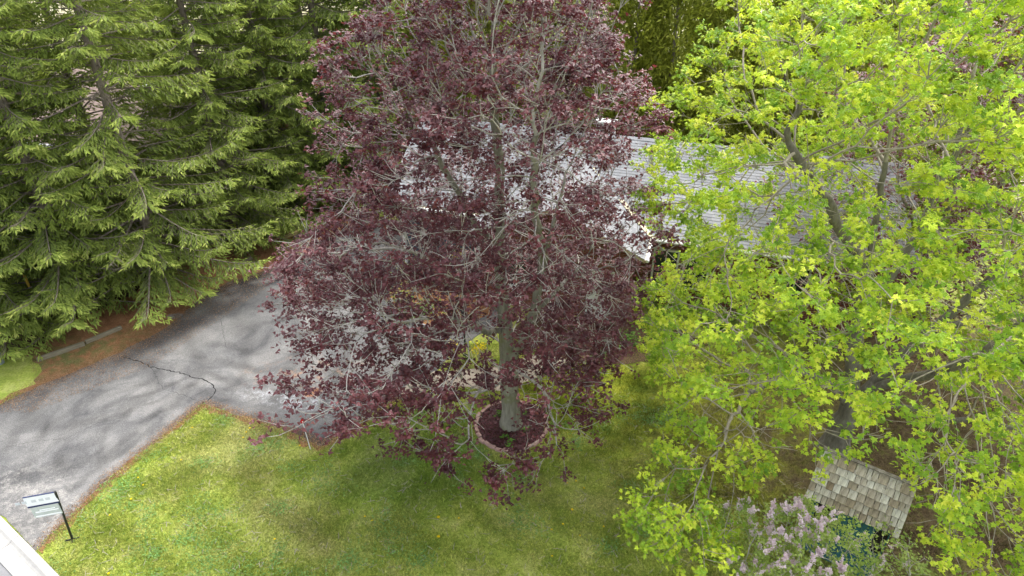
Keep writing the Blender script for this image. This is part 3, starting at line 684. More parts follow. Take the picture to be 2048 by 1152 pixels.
attr = envelope(6400, GB, [(.9, 5.2), (2.5, 6.3), (5, 6.7), (8, 6.5), (11, 5.7), (13.5, 4.2), (15.5, 1.5)], cxy=lambda z: (0, -.6), zlow=lambda r: 3.9-.5*r, power=.30, rej=rej_green, lump=.24)
for (bx, by, bz, br, bn) in ((3.8, 10.2, 2.5, 1.15, 260), (9.9, 9.8, 2.8, 1.3, 260), (5.0, 11.2, 3.2, 1.0, 120)):
    attr = np.vstack([attr, np.array([bx, by, bz])+norm(rng.normal(0, 1, (bn, 3)))*br*rng.random((bn, 1))**.4*np.array([1, 1, .8])])
def wgreen(p):
    s = np.exp(-(((p[:, 0]-7.8)/1.9)**2+((p[:, 1]-8.6)/2.2)**2+((p[:, 2]-4.6)/1.6)**2)); return (1-.75*s)*np.where(p[:, 2] > 8, 1.5, 1)*np.where((p[:, 0] < 5)&(p[:, 2] < 3.6), 1.6, 1)
green, posg, rg_, hg_ = broadleaf('green_maple', 'large maple in fresh yellow green leaf behind the little shed', 'tree', gb, skel, attr, .33, 108000, (.080, .124), LEAF5,
          M['leaf_green'], M['bark_dark'], M['twig_brown'], dk=.42, own=300, twig=(1.7, .25, .6), trop=(0, 0, .12), crown_kw=dict(hmax=0, spread=.098, tilt=.6, down=.55, flat=.6, weight=wgreen, clumps=5400))

# 3. second crimson maple far right, behind
B3 = Vector((14.2, 20.0, 0)); c3 = lambda x, y, z: (B3.x+x, B3.y+y, z)
skel = [[c3(0, 0, 0), c3(0, 0, 2.4), c3(-.4, 0, 5), c3(-.6, .2, 8)], [c3(0, 0, 2.2), c3(.7, 0, 4.5), c3(1.4, 0, 7.5)], [c3(0, 0, 2.4), c3(-1.4, -.6, 4.4), c3(-2.6, -.9, 6)]]
attr = envelope(2200, B3, [(1.5, 3.6), (3, 4.9), (6, 5.0), (9, 3.8), (11.5, 1.2)], zlow=lambda r: 3-.4*r, power=.5)
broadleaf('crimson_maple', 'second purple leaved maple, half hidden behind the green maple at the far right', 'tree', (B3.x, B3.y, 0), skel, attr, .24, 24000, (.11, .16), LEAF3,
          M['leaf_red'], M['bark_grey'], M['twig_brown'], dk=.5, step=.32, twig=(1.5, .3, .7), crown_kw=dict(hmax=0, spread=.16, tilt=.5))
# 4. bare-twigged pale green tree behind the house
B4 = at(1110, 235, 0); B4 = Vector((1.7, 30.5, 0)); c4 = lambda x, y, z: (B4.x+x, B4.y+y, z)
attr = envelope(1300, B4, [(2, 1.5), (5, 3.0), (8, 2.8), (11, 1.0)], power=.5)
broadleaf('pale_tree', 'sparse pale green tree in early leaf behind the house roof', 'tree', (B4.x, B4.y, 0), [[c4(0, 0, 0), c4(0, 0, 2), c4(-.5, 0, 5)], [c4(0, 0, 2), c4(.8, 0, 4.5)], [c4(0, 0, 1.8), c4(-1.2, 0, 4)]], attr, .18, 5200, (.12, .2), OVAL,
          M['leaf_pale'], M['bark_grey'], M['twig_pale'], dk=.45, twig=(1.5, .3, .7), crown_kw=dict(hmax=0, spread=.12))

# spruces: whorled limbs with hanging branchlets and finger-like shoots
def shoots(P, D, L_, W, rnd):
    """two crossed tapered blades per shoot"""
    n = len(P); D = norm(D); s = norm(np.cross(D, np.array([0, 0, 1.])+rng.normal(0, .25, (n, 3)))); u = np.cross(s, D)
    V = np.empty((n, 8, 3)); Lc = L_[:, None]; Wc = W[:, None]
    V[:, 0] = P; V[:, 1] = P+D*Lc*.35+s*Wc; V[:, 2] = P+D*Lc; V[:, 3] = P+D*Lc*.45-s*Wc
    V[:, 4] = P; V[:, 5] = P+D*Lc*.4+u*Wc*.8; V[:, 6] = P+D*Lc*.97; V[:, 7] = P+D*Lc*.35-u*Wc*.8
    b = (np.arange(n)*8)[:, None, None]; q = np.array([(0, 1, 2, 3), (4, 5, 6, 7)])[None]
    return V.reshape(-1, 3), (b+q).reshape(-1, 4), np.repeat(rnd, 2)
def make_spruce(Ht, Rad, z0, nb, seed, gap=.25, thin=0):
    g_ = np.random.default_rng(seed); BP = []; P = []; D = []; LL = []; WW = []; RR = []; TW = MB()
    TR = MB().tube([(0, 0, 0), (0, 0, .5), (.05, .03, Ht*.4), (.02, .05, Ht*.75), (0, 0, Ht)], [Rad*.07, Rad*.055, Rad*.042, Rad*.022, .01], 10)
    for b in range(nb):
        z = z0+(Ht-z0-.3)*(b/nb)**1.05; t = (z-z0)/(Ht-z0); az = b*2.399+g_.normal(0, .25)
        L_ = Rad*(1-t)**.62*g_.uniform(.68, 1.12)+.25; dead = g_.random() < .07
        if thin and 5.5 < z < 11 and g_.random() < thin: continue
        dirh = np.array([math.cos(az), math.sin(az), 0]); side = np.array([-dirh[1], dirh[0], 0]); K = 9; pts = []
        el = g_.uniform(-.1, .28); droop = g_.uniform(.12, .30)*(1-.6*t); bend = g_.normal(0, .1)
        for i in range(K):
            s = i/(K-1); pts.append(np.array([0, 0, z])+dirh*L_*s+side*bend*L_*s*s+np.array([0, 0, L_*(el*s-droop*1.9*s*s+droop*1.75*s**3.4)]))
        pts = np.array(pts); TW.tube([tuple(p) for p in pts], [max(.006, .012*L_*(1-i/(K-1))+.004) for i in range(K)], 3, False)
        m = max(4, int(L_*(1-gap)/.112))
        for j in range(m):
            s = gap+(1-gap)*(j+g_.random())/m; f = s*(K-1); i = min(int(f), K-2); p = pts[i]*(1-(f-i))+pts[i+1]*(f-i)
            tang = norm(pts[i+1]-pts[i]); sg = 1 if j % 2 else -1
            l2 = (.25+.42*L_*.32*math.sin(math.pi*min(1, (s-gap)/(1-gap)*.75+.22)))*g_.uniform(.7, 1.2)
            if dead: l2 *= .6
            d2 = norm(tang*g_.uniform(.55, .95)+side*sg*g_.uniform(.6, 1.0)+np.array([0, 0, -g_.uniform(.15, .65)]))
            q1 = p+d2*l2*.55; q2 = q1+norm(d2+np.array([0, 0, -.25]))*l2*.45
            if j % 2 == 0 or dead: TW.tube([tuple(p), tuple(q1), tuple(q2)], [.008, .006, .003], 3, False)
            if dead and g_.random() < .75: continue
            ns = max(4, int(l2/.062))
            for e in range(ns):
                a = (e+g_.random())/ns; c_ = p+(q1-p)*min(a/.55, 1) if a < .55 else q1+(q2-q1)*((a-.55)/.45)
                sd2 = norm(np.cross(d2, [0, 0, 1])); sg2 = 1 if e % 2 else -1
                dd = d2*g_.uniform(.6, 1.2)+sd2*sg2*g_.uniform(.3, .9)+np.array([0, 0, g_.uniform(-1.1, .1)])
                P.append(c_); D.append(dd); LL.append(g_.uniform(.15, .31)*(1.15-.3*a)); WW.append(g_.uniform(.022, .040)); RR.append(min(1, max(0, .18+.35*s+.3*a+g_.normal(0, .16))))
            P.append(q2); D.append(d2+np.array([0, 0, .1])); LL.append(g_.uniform(.16, .26)); WW.append(.026); RR.append(min(1, .55+.4*g_.random()))
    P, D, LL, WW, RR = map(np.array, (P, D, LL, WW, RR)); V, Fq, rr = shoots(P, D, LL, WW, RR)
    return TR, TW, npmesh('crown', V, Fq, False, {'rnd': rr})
def spruce_proto(Ht, Rad, z0, nb, seed, mat, **k):
    TR, TW, cm = make_spruce(Ht, Rad, z0, nb, seed, **k); cm.materials.append(mat)
    t = pymesh('trunk', TR.V, TR.F, True); t.materials.append(M['bark_spruce']); w = pymesh('branches', TW.V, TW.F); w.materials.append(M['bark_spruce'])
    return t, w, cm
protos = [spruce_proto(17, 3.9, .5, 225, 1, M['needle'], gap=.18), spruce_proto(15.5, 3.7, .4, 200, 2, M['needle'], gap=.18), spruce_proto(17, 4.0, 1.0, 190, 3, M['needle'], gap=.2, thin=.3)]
def put_tree(name, proto, x, y, rz, s, label, cat, group):
    root = empty(name, (x, y, 0), rz, label=label, cat=cat, group=group); root.scale = s if isinstance(s, tuple) else (s, s, s)
    for nm, me in zip(('trunk', 'branches', 'crown'), proto):
        if me is not None: link(nm, me, root)
    return root
SG = 'spruces along the driveway'
spr = [(-18.8, 21.2, 0, 1.0, 'Norway spruce at the left edge of the photo, its low boughs over the rough grass'),
       (-15.9, 21.5, 0, .95, 'Norway spruce with boughs hanging over the long grey timber at the left'),
       (-16.4, 26.0, 2, .95, 'thin Norway spruce with bare trunk showing in front of the pink roof'),
       (-13.5, 22.9, 2, 1.0, 'Norway spruce second in front row, over the widest part of the needle strip'),
       (-12.1, 27.0, 0, .95, 'Norway spruce over the middle of the needle strip where it meets the driveway'),
       (-10.7, 30.0, 1, 1.05, 'Norway spruce with boughs above the short grey timber'),
       (-8.6, 31.8, 0, 1.0, 'dense dark Norway spruce above the grey concrete blocks'),
       (-6.6, 33.8, 1, 1.15, 'dark Norway spruce nearest the house, touching the crimson maple in view'),
       (-21.5, 25.6, 1, 1.0, 'Norway spruce in the rear row at the far upper left'),
       (-12.6, 32.2, 0, 1.1, 'Norway spruce in the rear row right of the pink roofed house')]
for i, (x, y, k, s, lb) in enumerate(spr): put_tree('spruce_tree', protos[k], x, y, i*1.7, s, lb, 'tree', SG)
# cedars behind the house
def make_cedar(Ht, Rad, seed, n=15000):
    g_ = np.random.default_rng(seed); z = .3+(Ht-.3)*g_.random(n)**1.1; t = z/Ht
    a = g_.uniform(0, 2*np.pi, n); lump = 1+.16*np.sin(4*a+z*2.1)+.14*np.sin(7*a-z*1.4)+.1*np.sin(z*5+a*3)
    rad = Rad*np.minimum(1, 1.25*(1-t)**.6)*lump*g_.uniform(.62, 1.0, n)**.6
    P = np.stack([rad*np.cos(a), rad*np.sin(a), z], 1); D = np.stack([np.cos(a)*.8, np.sin(a)*.8, g_.uniform(.1, 1.3, n)], 1)+g_.normal(0, .35, (n, 3))
    V, Fq, rr = shoots(P, D, g_.uniform(.18, .36, n), g_.uniform(.03, .055, n), np.clip(g_.normal(.45, .22, n), 0, 1))
    return npmesh('crown', V, Fq, False, {'rnd': rr})
TRc = MB().tube([(0, 0, 0), (0, 0, 5), (0, 0, 9)], [.16, .1, .03], 8); tc = pymesh('trunk', TRc.V, TRc.F, True); tc.materials.append(M['bark_spruce'])
ced = []
for s in (11, 12):
    m_ = make_cedar(11, 1.7, s); m_.materials.append(M['needle_warm']); ced.append((tc, None, m_))
cd = [(-3.6, 33.2, 'cedar just left of the pale tree behind the house, between it and the dark spruces'), (-1.2, 34.0, 'cedar behind the left half of the crimson maple'), (.9, 34.2, 'cedar behind the middle of the crimson maple'),
      (3.4, 33.6, 'cedar behind the pale early leaf tree'), (5.4, 31.4, 'tall cedar in the gap left of the green maple crown, nearer one'), (7.1, 31.6, 'tall cedar showing between the crimson and the green maple'),
      (9.4, 31.2, 'cedar behind the upper left of the green maple'), (11.8, 30.4, 'cedar behind the middle of the green maple'), (14.4, 30.0, 'cedar behind the upper right of the green maple'), (17.2, 29.2, 'cedar at the upper right corner behind the maples'), (20.0, 28.4, 'rightmost cedar in the row behind the maples')]
for i, (x, y, lb) in enumerate(cd): put_tree('cedar_tree', ced[i % 2], x, y, i*2.1, (1.05, 1.05, 1.0+.12*(i % 3)), lb, 'tree', 'cedars behind the house')
# a second, farther wood that closes the view
far = [(-38, 52, 1), (-33, 47, 0), (-28, 52, 2), (-23, 46, 1), (-18, 50, 0), (-13, 45, 2), (-8, 48, 1), (-3, 44, 0), (2, 47, 1), (7, 43, 2), (12, 45, 0), (17, 42, 1), (22, 44, 2), (27, 41, 0), (33, 44, 1), (-27, 36, 2), (-33, 39, 0)]
for i, (x, y, k) in enumerate(far):
    put_tree('spruce_tree', protos[k], x, y, i*.9, 1.0, 'distant spruce closing the view behind the cedars and houses', 'tree', 'distant spruces behind the houses')

# ---------------------------------------------------------------- brick ring, mulch, sprouts
ring = empty('brick_ring', (TB.x, TB.y, 0), label='round edging of pinkish bricks around the crimson maple trunk', cat='edging')
M['brick_pink'] = plain('brick_pink', (.40, .265, .225), .9, .2, .22, 9)
bb = MB().box((0, 0, 0), (.21, .10, .085), bev=.012); bme = pymesh('brick', bb.V, bb.F); bme.materials.append(M['brick_pink'])
RR0 = 1.06; nbk = 30
for i in range(nbk):
    a = 2*math.pi*i/nbk+random.gauss(0, .012)
    if i in (19, 20, 4, 26, 10): pass
    rr0 = RR0+random.gauss(0, .018); o = bpy.data.objects.new('brick', bme); col.objects.link(o); o.parent = ring
    sunk = .02 if i in (23, 24, 25, 27, 5) else 0
    o.location = (rr0*math.cos(a), rr0*math.sin(a)*.98, .045-sunk); o.rotation_euler = (random.gauss(0, .05), random.gauss(0, .05), a+math.pi/2+random.gauss(0, .07))
mb = MB(); mb.V = [Vector((0, 0, .10))]+[Vector((r_*math.cos(a), r_*math.sin(a), z_)) for r_, z_ in ((.5, .07), (1.0, .03)) for a in [2*math.pi*i/32 for i in range(32)]]
mb.F = [(0, 1+i, 1+(i+1) % 32) for i in range(32)]+[(1+i, 33+i, 33+(i+1) % 32, 1+(i+1) % 32) for i in range(32)]
mu = mb.build('mulch_bed', M['soil'], None); mu.location = (TB.x, TB.y, 0); mu['kind'] = 'structure'
n_ = 3200; a = rng.uniform(0, 2*np.pi, n_); r_ = 1.0*np.sqrt(rng.random(n_)); P = np.stack([r_*np.cos(a), r_*np.sin(a), .05+.07*(1-r_)+rng.uniform(0, .03, n_)], 1)
o = link('fallen_leaves', leafmesh('fallen_leaves', P, rng.uniform(.05, .1, n_), LEAF3, frames(n_, .5), rng.random(n_)*.9, (0, 0, 0)), None, M['leaf_red']); o.location = (TB.x, TB.y, 0); tag(o, kind='stuff')
def sprout(name, x, y, n, size, hgt, mat, label, cat, group=None, spread=.08, tmpl=OVAL, z0=.04, stemmat=None):
    root = empty(name, (x, y, 0), label=label, cat=cat, group=group)
    P = np.stack([rng.normal(0, spread, n), rng.normal(0, spread, n), z0+rng.uniform(.1, 1, n)*hgt], 1)
    link('leaves', leafmesh('leaves', P, rng.uniform(size*.7, size*1.2, n), tmpl, frames(n, .6, down=-.3), rng.random(n), (0, 0, 0)), root, mat)
    b = MB()
    for i in range(max(3, n//6)): b.tube([(rng.normal(0, spread*.3), rng.normal(0, spread*.3), 0), tuple(P[i])], .006, 3, False)
    b.build('stem', stemmat or M['leaf_fresh'], root); return root
for (px, py, lb) in ((1052, 835, 'fresh green sprout right behind the trunk inside the brick ring'), (1012, 880, 'tallest green sprout at the front of the brick ring'),
                     (1050, 865, 'single small green sprout right of centre in the brick ring'), (1000, 836, 'green sprout left of the trunk inside the brick ring'), (1021, 893, 'green sprout close to the front bricks')):
    p = at(px, py); sprout('sprout', p.x, p.y, 18, .13, .16, M['leaf_fresh'], lb, 'plant', 'sprouts in the brick ring', .06)

# ---------------------------------------------------------------- beds: plants and forsythia
for (px, py, n, sz, hg, sp, mt, lb) in (
        (845, 628, 260, .16, .45, .30, 'leaf_fresh', 'bright green leafy clump in the island bed beside the driveway'), (812, 640, 120, .13, .3, .22, 'leaf_fresh', 'small green plant at the kerbed tip of the island bed'),
        (900, 650, 160, .13, .35, .3, 'leaf_pale', 'pale green low plant at the right of the island bed'), (840, 570, 420, .12, 1.3, .42, 'leaf_pale', 'pale green loose shrub at the back of the island bed'),
        (800, 610, 160, .12, .7, .3, 'leaf_pale', 'pale green shrub left in the island bed'), (1150, 690, 160, .14, .4, .25, 'leaf_fresh', 'green plant in the bed right of the maple trunk'),
        (1255, 690, 160, .14, .4, .25, 'leaf_fresh', 'green plant at the right end of the house bed'), (1205, 705, 120, .13, .3, .2, 'leaf_fresh', 'small green plant in the middle of the house bed'),
        (1330, 640, 380, .12, 1.4, .5, 'leaf_fresh', 'green shrub under the corner of the eaves'), (1440, 660, 380, .12, 1.2, .6, 'leaf_fresh', 'green shrub below the house windows behind the green maple'),
        (925, 722, 120, .12, .4, .2, 'leaf_pale', 'small pale plant at the foot of the lamp post')):
    p = at(px, py); sprout('garden_plant', p.x, p.y, n, sz, hg, M[mt], lb, 'plant', None, sp)
for (px, py, z, sp, lb) in ((918, 508, 1.4, .17, 'bright yellow flowering shrub left of the maple trunk'), (1040, 520, 1.4, .16, 'yellow flowering shrub against the brick wall'),
                            (958, 694, .7, .12, 'small yellow flowering plant right of the lamp post'), (905, 694, .6, .13, 'greenish yellow flowering plant left of the lamp post'), (940, 440, 1.4, .15, 'yellow flowering shrub near the garage')):
    p = at(px, py, z); root = empty('yellow_shrub', (p.x, p.y, 0), label=lb, cat='shrub')
    P = np.stack([rng.normal(0, sp, 150), rng.normal(0, sp, 150), rng.normal(z, sp*.7, 150)], 1)
    link('blossoms', leafmesh('blossoms', P, rng.uniform(.05, .09, 150), OVAL, frames(150, .7), rng.random(150), (0, 0, 0)), root, M['petal_yellow'])
    b = MB()
    for i in range(14): b.tube([(0, 0, 0), tuple(P[i]*np.array([.5, .5, .6])), tuple(P[i])], [.012, .009, .005], 3, False)
    b.build('stems', M['twig_brown'], root)
# garden lamp post
p = at(931, 716); lp = empty('lamp_post', (p.x, p.y, 0), label='thin black garden lamp post in the bed left of the maple trunk', cat='lamp post')
M['black'] = plain('black_paint', (.012, .013, .016), .4)
MB().tube([(0, 0, 0), (0, 0, .12), (0, 0, .14), (0, 0, 1.7)], [.09, .09, .035, .03], 10).build('pole', M['black'], lp)
MB().tube([(0, 0, 1.7), (0, 0, 1.74), (0, 0, 1.98)], [.05, .08, .11], 6).build('lantern', M['glass'], lp); MB().tube([(0, 0, 1.98), (0, 0, 2.12)], [.14, .02], 6).build('cap', M['black'], lp)
# edging stones round the island bed
ib = empty('bed_edging', (*at(800, 640)[:2], 0), label='low curved grey stone edging at the tip of the island bed', cat='edging')
pts = [(783, 602), (782, 612), (787, 622), (795, 631), (806, 638), (820, 645), (834, 651), (850, 656), (868, 660), (886, 662)]
for i in range(len(pts)-1):
    a, b_ = at(*pts[i]), at(*pts[i+1]); m_ = (a+b_)/2-Vector(ib.location); d = b_-a
    MB().box((m_.x, m_.y, .07), (d.length*.96, .13, .14), math.atan2(d.y, d.x), bev=.02).build('stone', M['stone'], ib)
# larger stones at the edge of beds
for (px, py, s, lb) in ((796, 602, .10, 'small pale stone at the tip of the island bed'), (1183, 690, .16, 'grey boulder in the house bed right of the maple trunk')):
    p = at(px, py); b = MB()
    for i in range(5):
        for j in range(8):
            t = math.pi*i/4-math.pi/2; u = 2*math.pi*j/8; w = s*random.uniform(.85, 1.15); b.V.append(Vector((w*1.3*math.cos(t)*math.cos(u), w*math.cos(t)*math.sin(u), s*.5+w*.7*math.sin(t))))
    b.F = [(i*8+j, i*8+(j+1) % 8, (i+1)*8+(j+1) % 8, (i+1)*8+j) for i in range(4) for j in range(8)]
    o = b.build('rock', M['stone'], None, True); o.location = (p.x, p.y, .01); tag(o, lb, 'rock')

# ---------------------------------------------------------------- timbers, blocks, poles at the spruce edge
n = NT('old_timber'); o_ = n.obj(); f = n.noise(6, 6, n.mp(o_, (.5, 8, 8)), rough=.7); n.bump(f, .6, .01); M['timber'] = n.out(n.ramp(f, [(.3, (.15, .13, .09)), (.7, (.30, .27, .19))]), .9, .15)
n = NT('yellow_timber'); o_ = n.obj(); f = n.noise(6, 6, n.mp(o_, (.5, 8, 8)), rough=.7); n.bump(f, .6, .01); M['timber2'] = n.out(n.ramp(f, [(.3, (.22, .18, .08)), (.7, (.36, .31, .15))]), .9, .15)
def timber(a, b_, z, w, mat, lb):
    A_, B_ = at(*a, z), at(*b_, z); d = B_-A_; o = MB().box((0, 0, 0), (d.length, w, w), bev=.012).build('timber', mat); o.location = (A_+B_)/2-Vector((0, 0, w*.5-.01)); o.rotation_euler = (0, 0, math.atan2(d.y, d.x)); return tag(o, lb, 'timber')
timber((72, 717), (168, 684), .13, .14, M['timber'], 'long weathered grey timber lying at the left end of the needle strip')
timber((170, 682), (242, 652), .12, .13, M['timber'], 'weathered timber half under needles, next right of the long one')
timber((455, 536), (503, 514), .13, .14, M['timber'], 'short grey timber in the middle of the needle strip')
timber((560, 492), (592, 478), .12, .13, M['timber'], 'short grey timber just before the grey concrete blocks')
timber((566, 474), (655, 436), .55, .13, M['timber2'], 'yellowish timber rail above the grey concrete blocks')
for q in ((570, 474), (648, 441)):
    p = at(*q, .5); o = MB().box((0, 0, .24), (.12, .12, .48)).build('rail_post', M['timber2']); o.location = (p.x, p.y+.01, 0); tag(o, 'short post carrying the '+('left' if q[0] < 600 else 'right')+' end of the yellowish timber rail', 'post')
for i, (px, py) in enumerate(((597, 478), (608, 473), (621, 466))):
    p = at(px, py); b = MB(); poly = [(-.11, 0), (.11, 0), (.11, .20), (.08, .27), (0, .30), (-.08, .27), (-.11, .20)]
    b.prism([(x, -.22, z) for x, z in poly], (0, .44, 0)); o = b.build('concrete_block', M['stone']); o.location = (p.x, p.y, .01); o.rotation_euler = (0, 0, R(-25-6*i))
    tag(o, ('left', 'middle', 'right')[i]+'most of three grey round topped concrete blocks at the driveway edge' if i != 1 else 'middle one of three grey round topped concrete blocks at the driveway edge', 'block', 'grey concrete blocks')
M['yellow_paint'] = plain('yellow_paint', (.50, .33, .04)); M['galv'] = plain('galvanised_grey', (.25, .28, .31), .5)
a, b_ = at(88, 640, .1), at(76, 598, 1.5); o = MB().tube([(0, 0, 0), tuple(Vector((-.2, .25, 1.9)))], .045, 8).build('yellow_pole', M['yellow_paint']); o.location = (a.x, a.y, 0); tag(o, 'leaning yellow guard pole among the low spruce boughs at the left', 'pole')
p = at(2, 726); o = MB().tube([(0, 0, 0), (0, 0, .55), (0, 0, .6)], [.16, .16, .1], 10).build('utility_post', M['galv']); o.location = (p.x-.05, p.y, 0); tag(o, 'squat blue grey utility post at the left edge under the spruce', 'post')

# ---------------------------------------------------------------- real-estate sign, marker
M['navy'] = plain('navy', (.015, .025, .09), .4); n = NT('acrylic'); n.b.inputs['Alpha'].default_value = .55; M['acrylic'] = n.out((.55, .62, .58), .3, .5)
M['signwhite'] = plain('sign_white', (.86, .88, .90), .35, .5, .03)
M['faint'] = plain('faint_print', (.60, .63, .66), .5, .3, .05)
SB = at(145, 1079); ST = at(110, 983, 1.9)
sg = empty('lawn_sign', SB, label='white for sale sign hanging from a black post at the driveway corner', cat='sign')
top = ST-SB
MB().tube([(0, 0, 0), tuple(top)], .028, 8).build('post', M['black'], sg)
MB().box((0, 0, .02), (.34, .03, .02), R(20)).box((0, 0, .012), (.03, .26, .02), R(20)).build('base', M['black'], sg)
E = at(50, 1005, 1.72)-SB; arm = (E-top*.985); arm.z = 0; al = arm.length; ad = arm.normalized()
zt = top.z-.01
outw = Vector((-ad.y, ad.x, 0));  outw = outw if outw.y < 0 else -outw
Mx = Matrix((ad, outw, Vector((0, 0, 1)))).transposed().to_4x4()
tl = Matrix.Translation(top*.985+Vector((0, 0, .0)))
def pl(x0, x1, z0, z1, y=0, th=.02): return dict(c=None, d=(x1-x0, th, z1-z0), M=tl @ Mx @ Matrix.Translation(((x0+x1)/2, y, (z0+z1)/2)))
MB().box(**pl(.02, al, -.30, 0)).build('sign_panel', M['signwhite'], sg)
MB().box(**pl(.02, al, -.35, -.301, 0, .028)).box(**pl(.02, al, .001, .014, 0, .03)).build('frame_bar', M['navy'], sg)
f = MB()
for x in (.16, .30, .46, .66, .80): f.box(**pl(x, x+.10, -.19, -.11, .0115, .002))
f.build('print', M['faint'], sg)
MB().box(**pl(.06, al-.03, -.72, -.37, 0, .008)).build('hanging_panel', M['acrylic'], sg)
f = MB().box(**pl(.10, al-.10, -.56, -.52, .006, .003)).box(**pl(.16, al-.2, -.50, -.47, .006, .003)).box(**pl(.08, al-.06, -.70, -.66, .006, .003)); f.build('print', M['signwhite'], sg)
MB().tube([(0, 0, 0), (0, 0, .03)], .004, 5).build('hook', M['black'], sg, loc=tuple(top+ad*.15+Vector((0, 0, -.38))))
mb_ = at(621, 899); mt = at(605, 843, .98); mk = empty('driveway_marker', mb_, label='white driveway marker stick with a round red reflector at the driveway corner', cat='marker')
tp = mt-mb_; MB().tube([(0, 0, 0), tuple(tp)], .013, 6).build('stick', M['white'], mk)
M['red'] = plain('reflector_red', (.45, .008, .02), .25, .6)
vd = (Vector((0, 0, CAM_H))-mt); vd.z *= .3; vd.normalize()
MB().tube([tuple(tp-vd*.012), tuple(tp+vd*.012)], .065, 14).build('reflector', M['red'], mk); MB().tube([tuple(tp+vd*.0121), tuple(tp+vd*.018)], .018, 8).build('rivet', M['white'], mk)

# ---------------------------------------------------------------- little shed with shake roof
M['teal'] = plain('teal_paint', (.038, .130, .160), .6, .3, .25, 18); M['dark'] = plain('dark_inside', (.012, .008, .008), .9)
n = NT('cedar_shake'); o_ = n.obj(); r = n.rand(); f = n.noise(9, 6, n.mp(o_, (3.2, .35, 1)), rough=.8)
c = n.mix((.26, .205, .14), (.60, .58, .52), r); c = n.mul(c, n.ramp(f, [(.3, (.35, .32, .29)), (.48, (.95, .94, .92)), (.75, (1.35,)*3)]))
c = n.mix(c, (.10, .085, .055), n.rng(n.noise(3.2, 6, rough=.7), .58, .72, 0, .7)); n.bump(f, .8, .012); M['shake'] = n.out(c, .9, .15)
zr, ze = 2.75, 1.95
rl, rr1 = at(1648, 897, zr), at(1833, 975, zr); el = at(1610, 988, ze); er = at(1803, 1071, ze)
sx = ((rr1-rl)+(er-el)); sx.z = 0; sw_ = sx.length/2; sx.normalize(); sf = Vector((sx.y, -sx.x, 0)); sf = sf if sf.y < 0 else -sf
mid = (rl+rr1)/2; run = ((el+er)/2-mid).dot(sf)
print('shed width', sw_, 'run', run, 'angle', math.degrees(math.atan2(sx.y, sx.x)))
shd = empty('garden_shed', (mid.x, mid.y, 0), math.atan2(sx.y, sx.x), label='small dark teal shed with a weathered wood shake roof beneath the green maple', cat='shed')
# local frame: x along the ridge, -y towards the viewer
hw = sw_/2; run = max(.8, run); Ls = math.hypot(run, zr-ze); pitch = math.atan2(zr-ze, run)
rows = 6; ex = Ls/rows
for side in (-1, 1):
    dk_ = MB().box(None, (sw_-.04, Ls, .03), M=Matrix.Translation((0, side*run/2, (zr+ze)/2-.03)) @ Matrix.Rotation(-side*pitch, 4, 'X')); dk_.build('roof_deck', M['timber'], shd)
    for r_ in range(rows):
        x = -hw
        while x < hw-.03:
            w = min(random.choice((.11, .14, .17, .20, .23))*random.uniform(.9, 1.1), hw-x)
            if hw-(x+w) < .06: w = hw-x
            s0 = r_*ex; ln = ex+.09+random.uniform(-.015, .02); yc = s0+ln/2-.02
            # along-slope placement with a thicker butt end
            mm = Matrix.Rotation(0 if side < 0 else math.pi, 4, 'Z') @ Matrix.Translation((0, 0, zr)) @ Matrix.Rotation(pitch, 4, 'X')
            b = MB(); t0, t1 = .008, .032+random.uniform(-.006, .012); wl2 = w/2-.005-random.random()*.006
            b.V = [Vector(p) for p in ((-wl2, ln/2, 0), (wl2, ln/2, 0), (wl2, -ln/2, 0), (-wl2, -ln/2, 0), (-wl2, ln/2, t0), (wl2, ln/2, t0), (wl2, -ln/2+random.uniform(0, .008), t1), (-wl2, -ln/2+random.uniform(0, .008), t1))]
            b.F = [(0, 1, 2, 3), (7, 6, 5, 4), (4, 5, 1, 0), (5, 6, 2, 1), (6, 7, 3, 2), (7, 4, 0, 3)]
            o = b.build('shake', M['shake'], shd); o.matrix_local = mm @ Matrix.Translation((x+w/2, -yc, .004+.010)) @ Matrix.Rotation(-R(3.0), 4, 'X') @ Matrix.Rotation(random.gauss(0, .008), 4, 'Z')
            o.data.flip_normals(); x += w
# walls of vertical planks with openings
wx = hw-.16; wy = run-.14; wh = ze-.02
def plank_wall(p, q, openings=()):
    p, q = Vector(p), Vector(q); d = (q-p); L_ = d.length; d.normalize(); k = int(round(L_/.15)); nn = Vector((-d.y, d.x, 0))
    for i in range(k):
        c0 = p+d*(i+.5)*L_/k; x = (i+.5)*L_/k; segs = [(0, wh)]
        for (a, b_, z0, z1) in openings:
            if a < x < b_: segs = [(0, z0), (z1, wh)]
        for z0, z1 in segs: MB().box((c0.x+nn.x*random.uniform(-.003, .003), c0.y+nn.y*random.uniform(-.003, .003), (z0+z1)/2), (L_/k-.008, .022, z1-z0), math.atan2(d.y, d.x)).build('plank', M['teal'], shd)
plank_wall((-wx, -wy, 0), (wx, -wy, 0), ((.18, .62, .95, 1.72), (1.45, 1.85, .95, 1.72)))
plank_wall((wx, -wy+.03, 0), (wx, wy-.03, 0)); plank_wall((-wx, wy-.03, 0), (-wx, -wy+.03, 0)); plank_wall((wx, wy, 0), (-wx, wy, 0))
MB().box((0, -wy+.04, wh/2), (2*wx-.06, .01, wh)).box((0, 0, .03), (2*wx-.1, 2*wy-.1, .04)).build('inner_shade', M['dark'], shd)  # near-black sheet and floor: interior shade put in as colour behind the openings
b = MB()
for s_ in (-1, 1): b.box((s_*(hw-.03), -run/2-.0, (zr+ze)/2-.09), (.022, Ls, .07), rx=pitch)
b.build('barge_board', M['timber'], shd)
MB().box((0, 0, zr+.035), (sw_, .10, .02)).build('ridge_board', M['bark_dark'], shd)

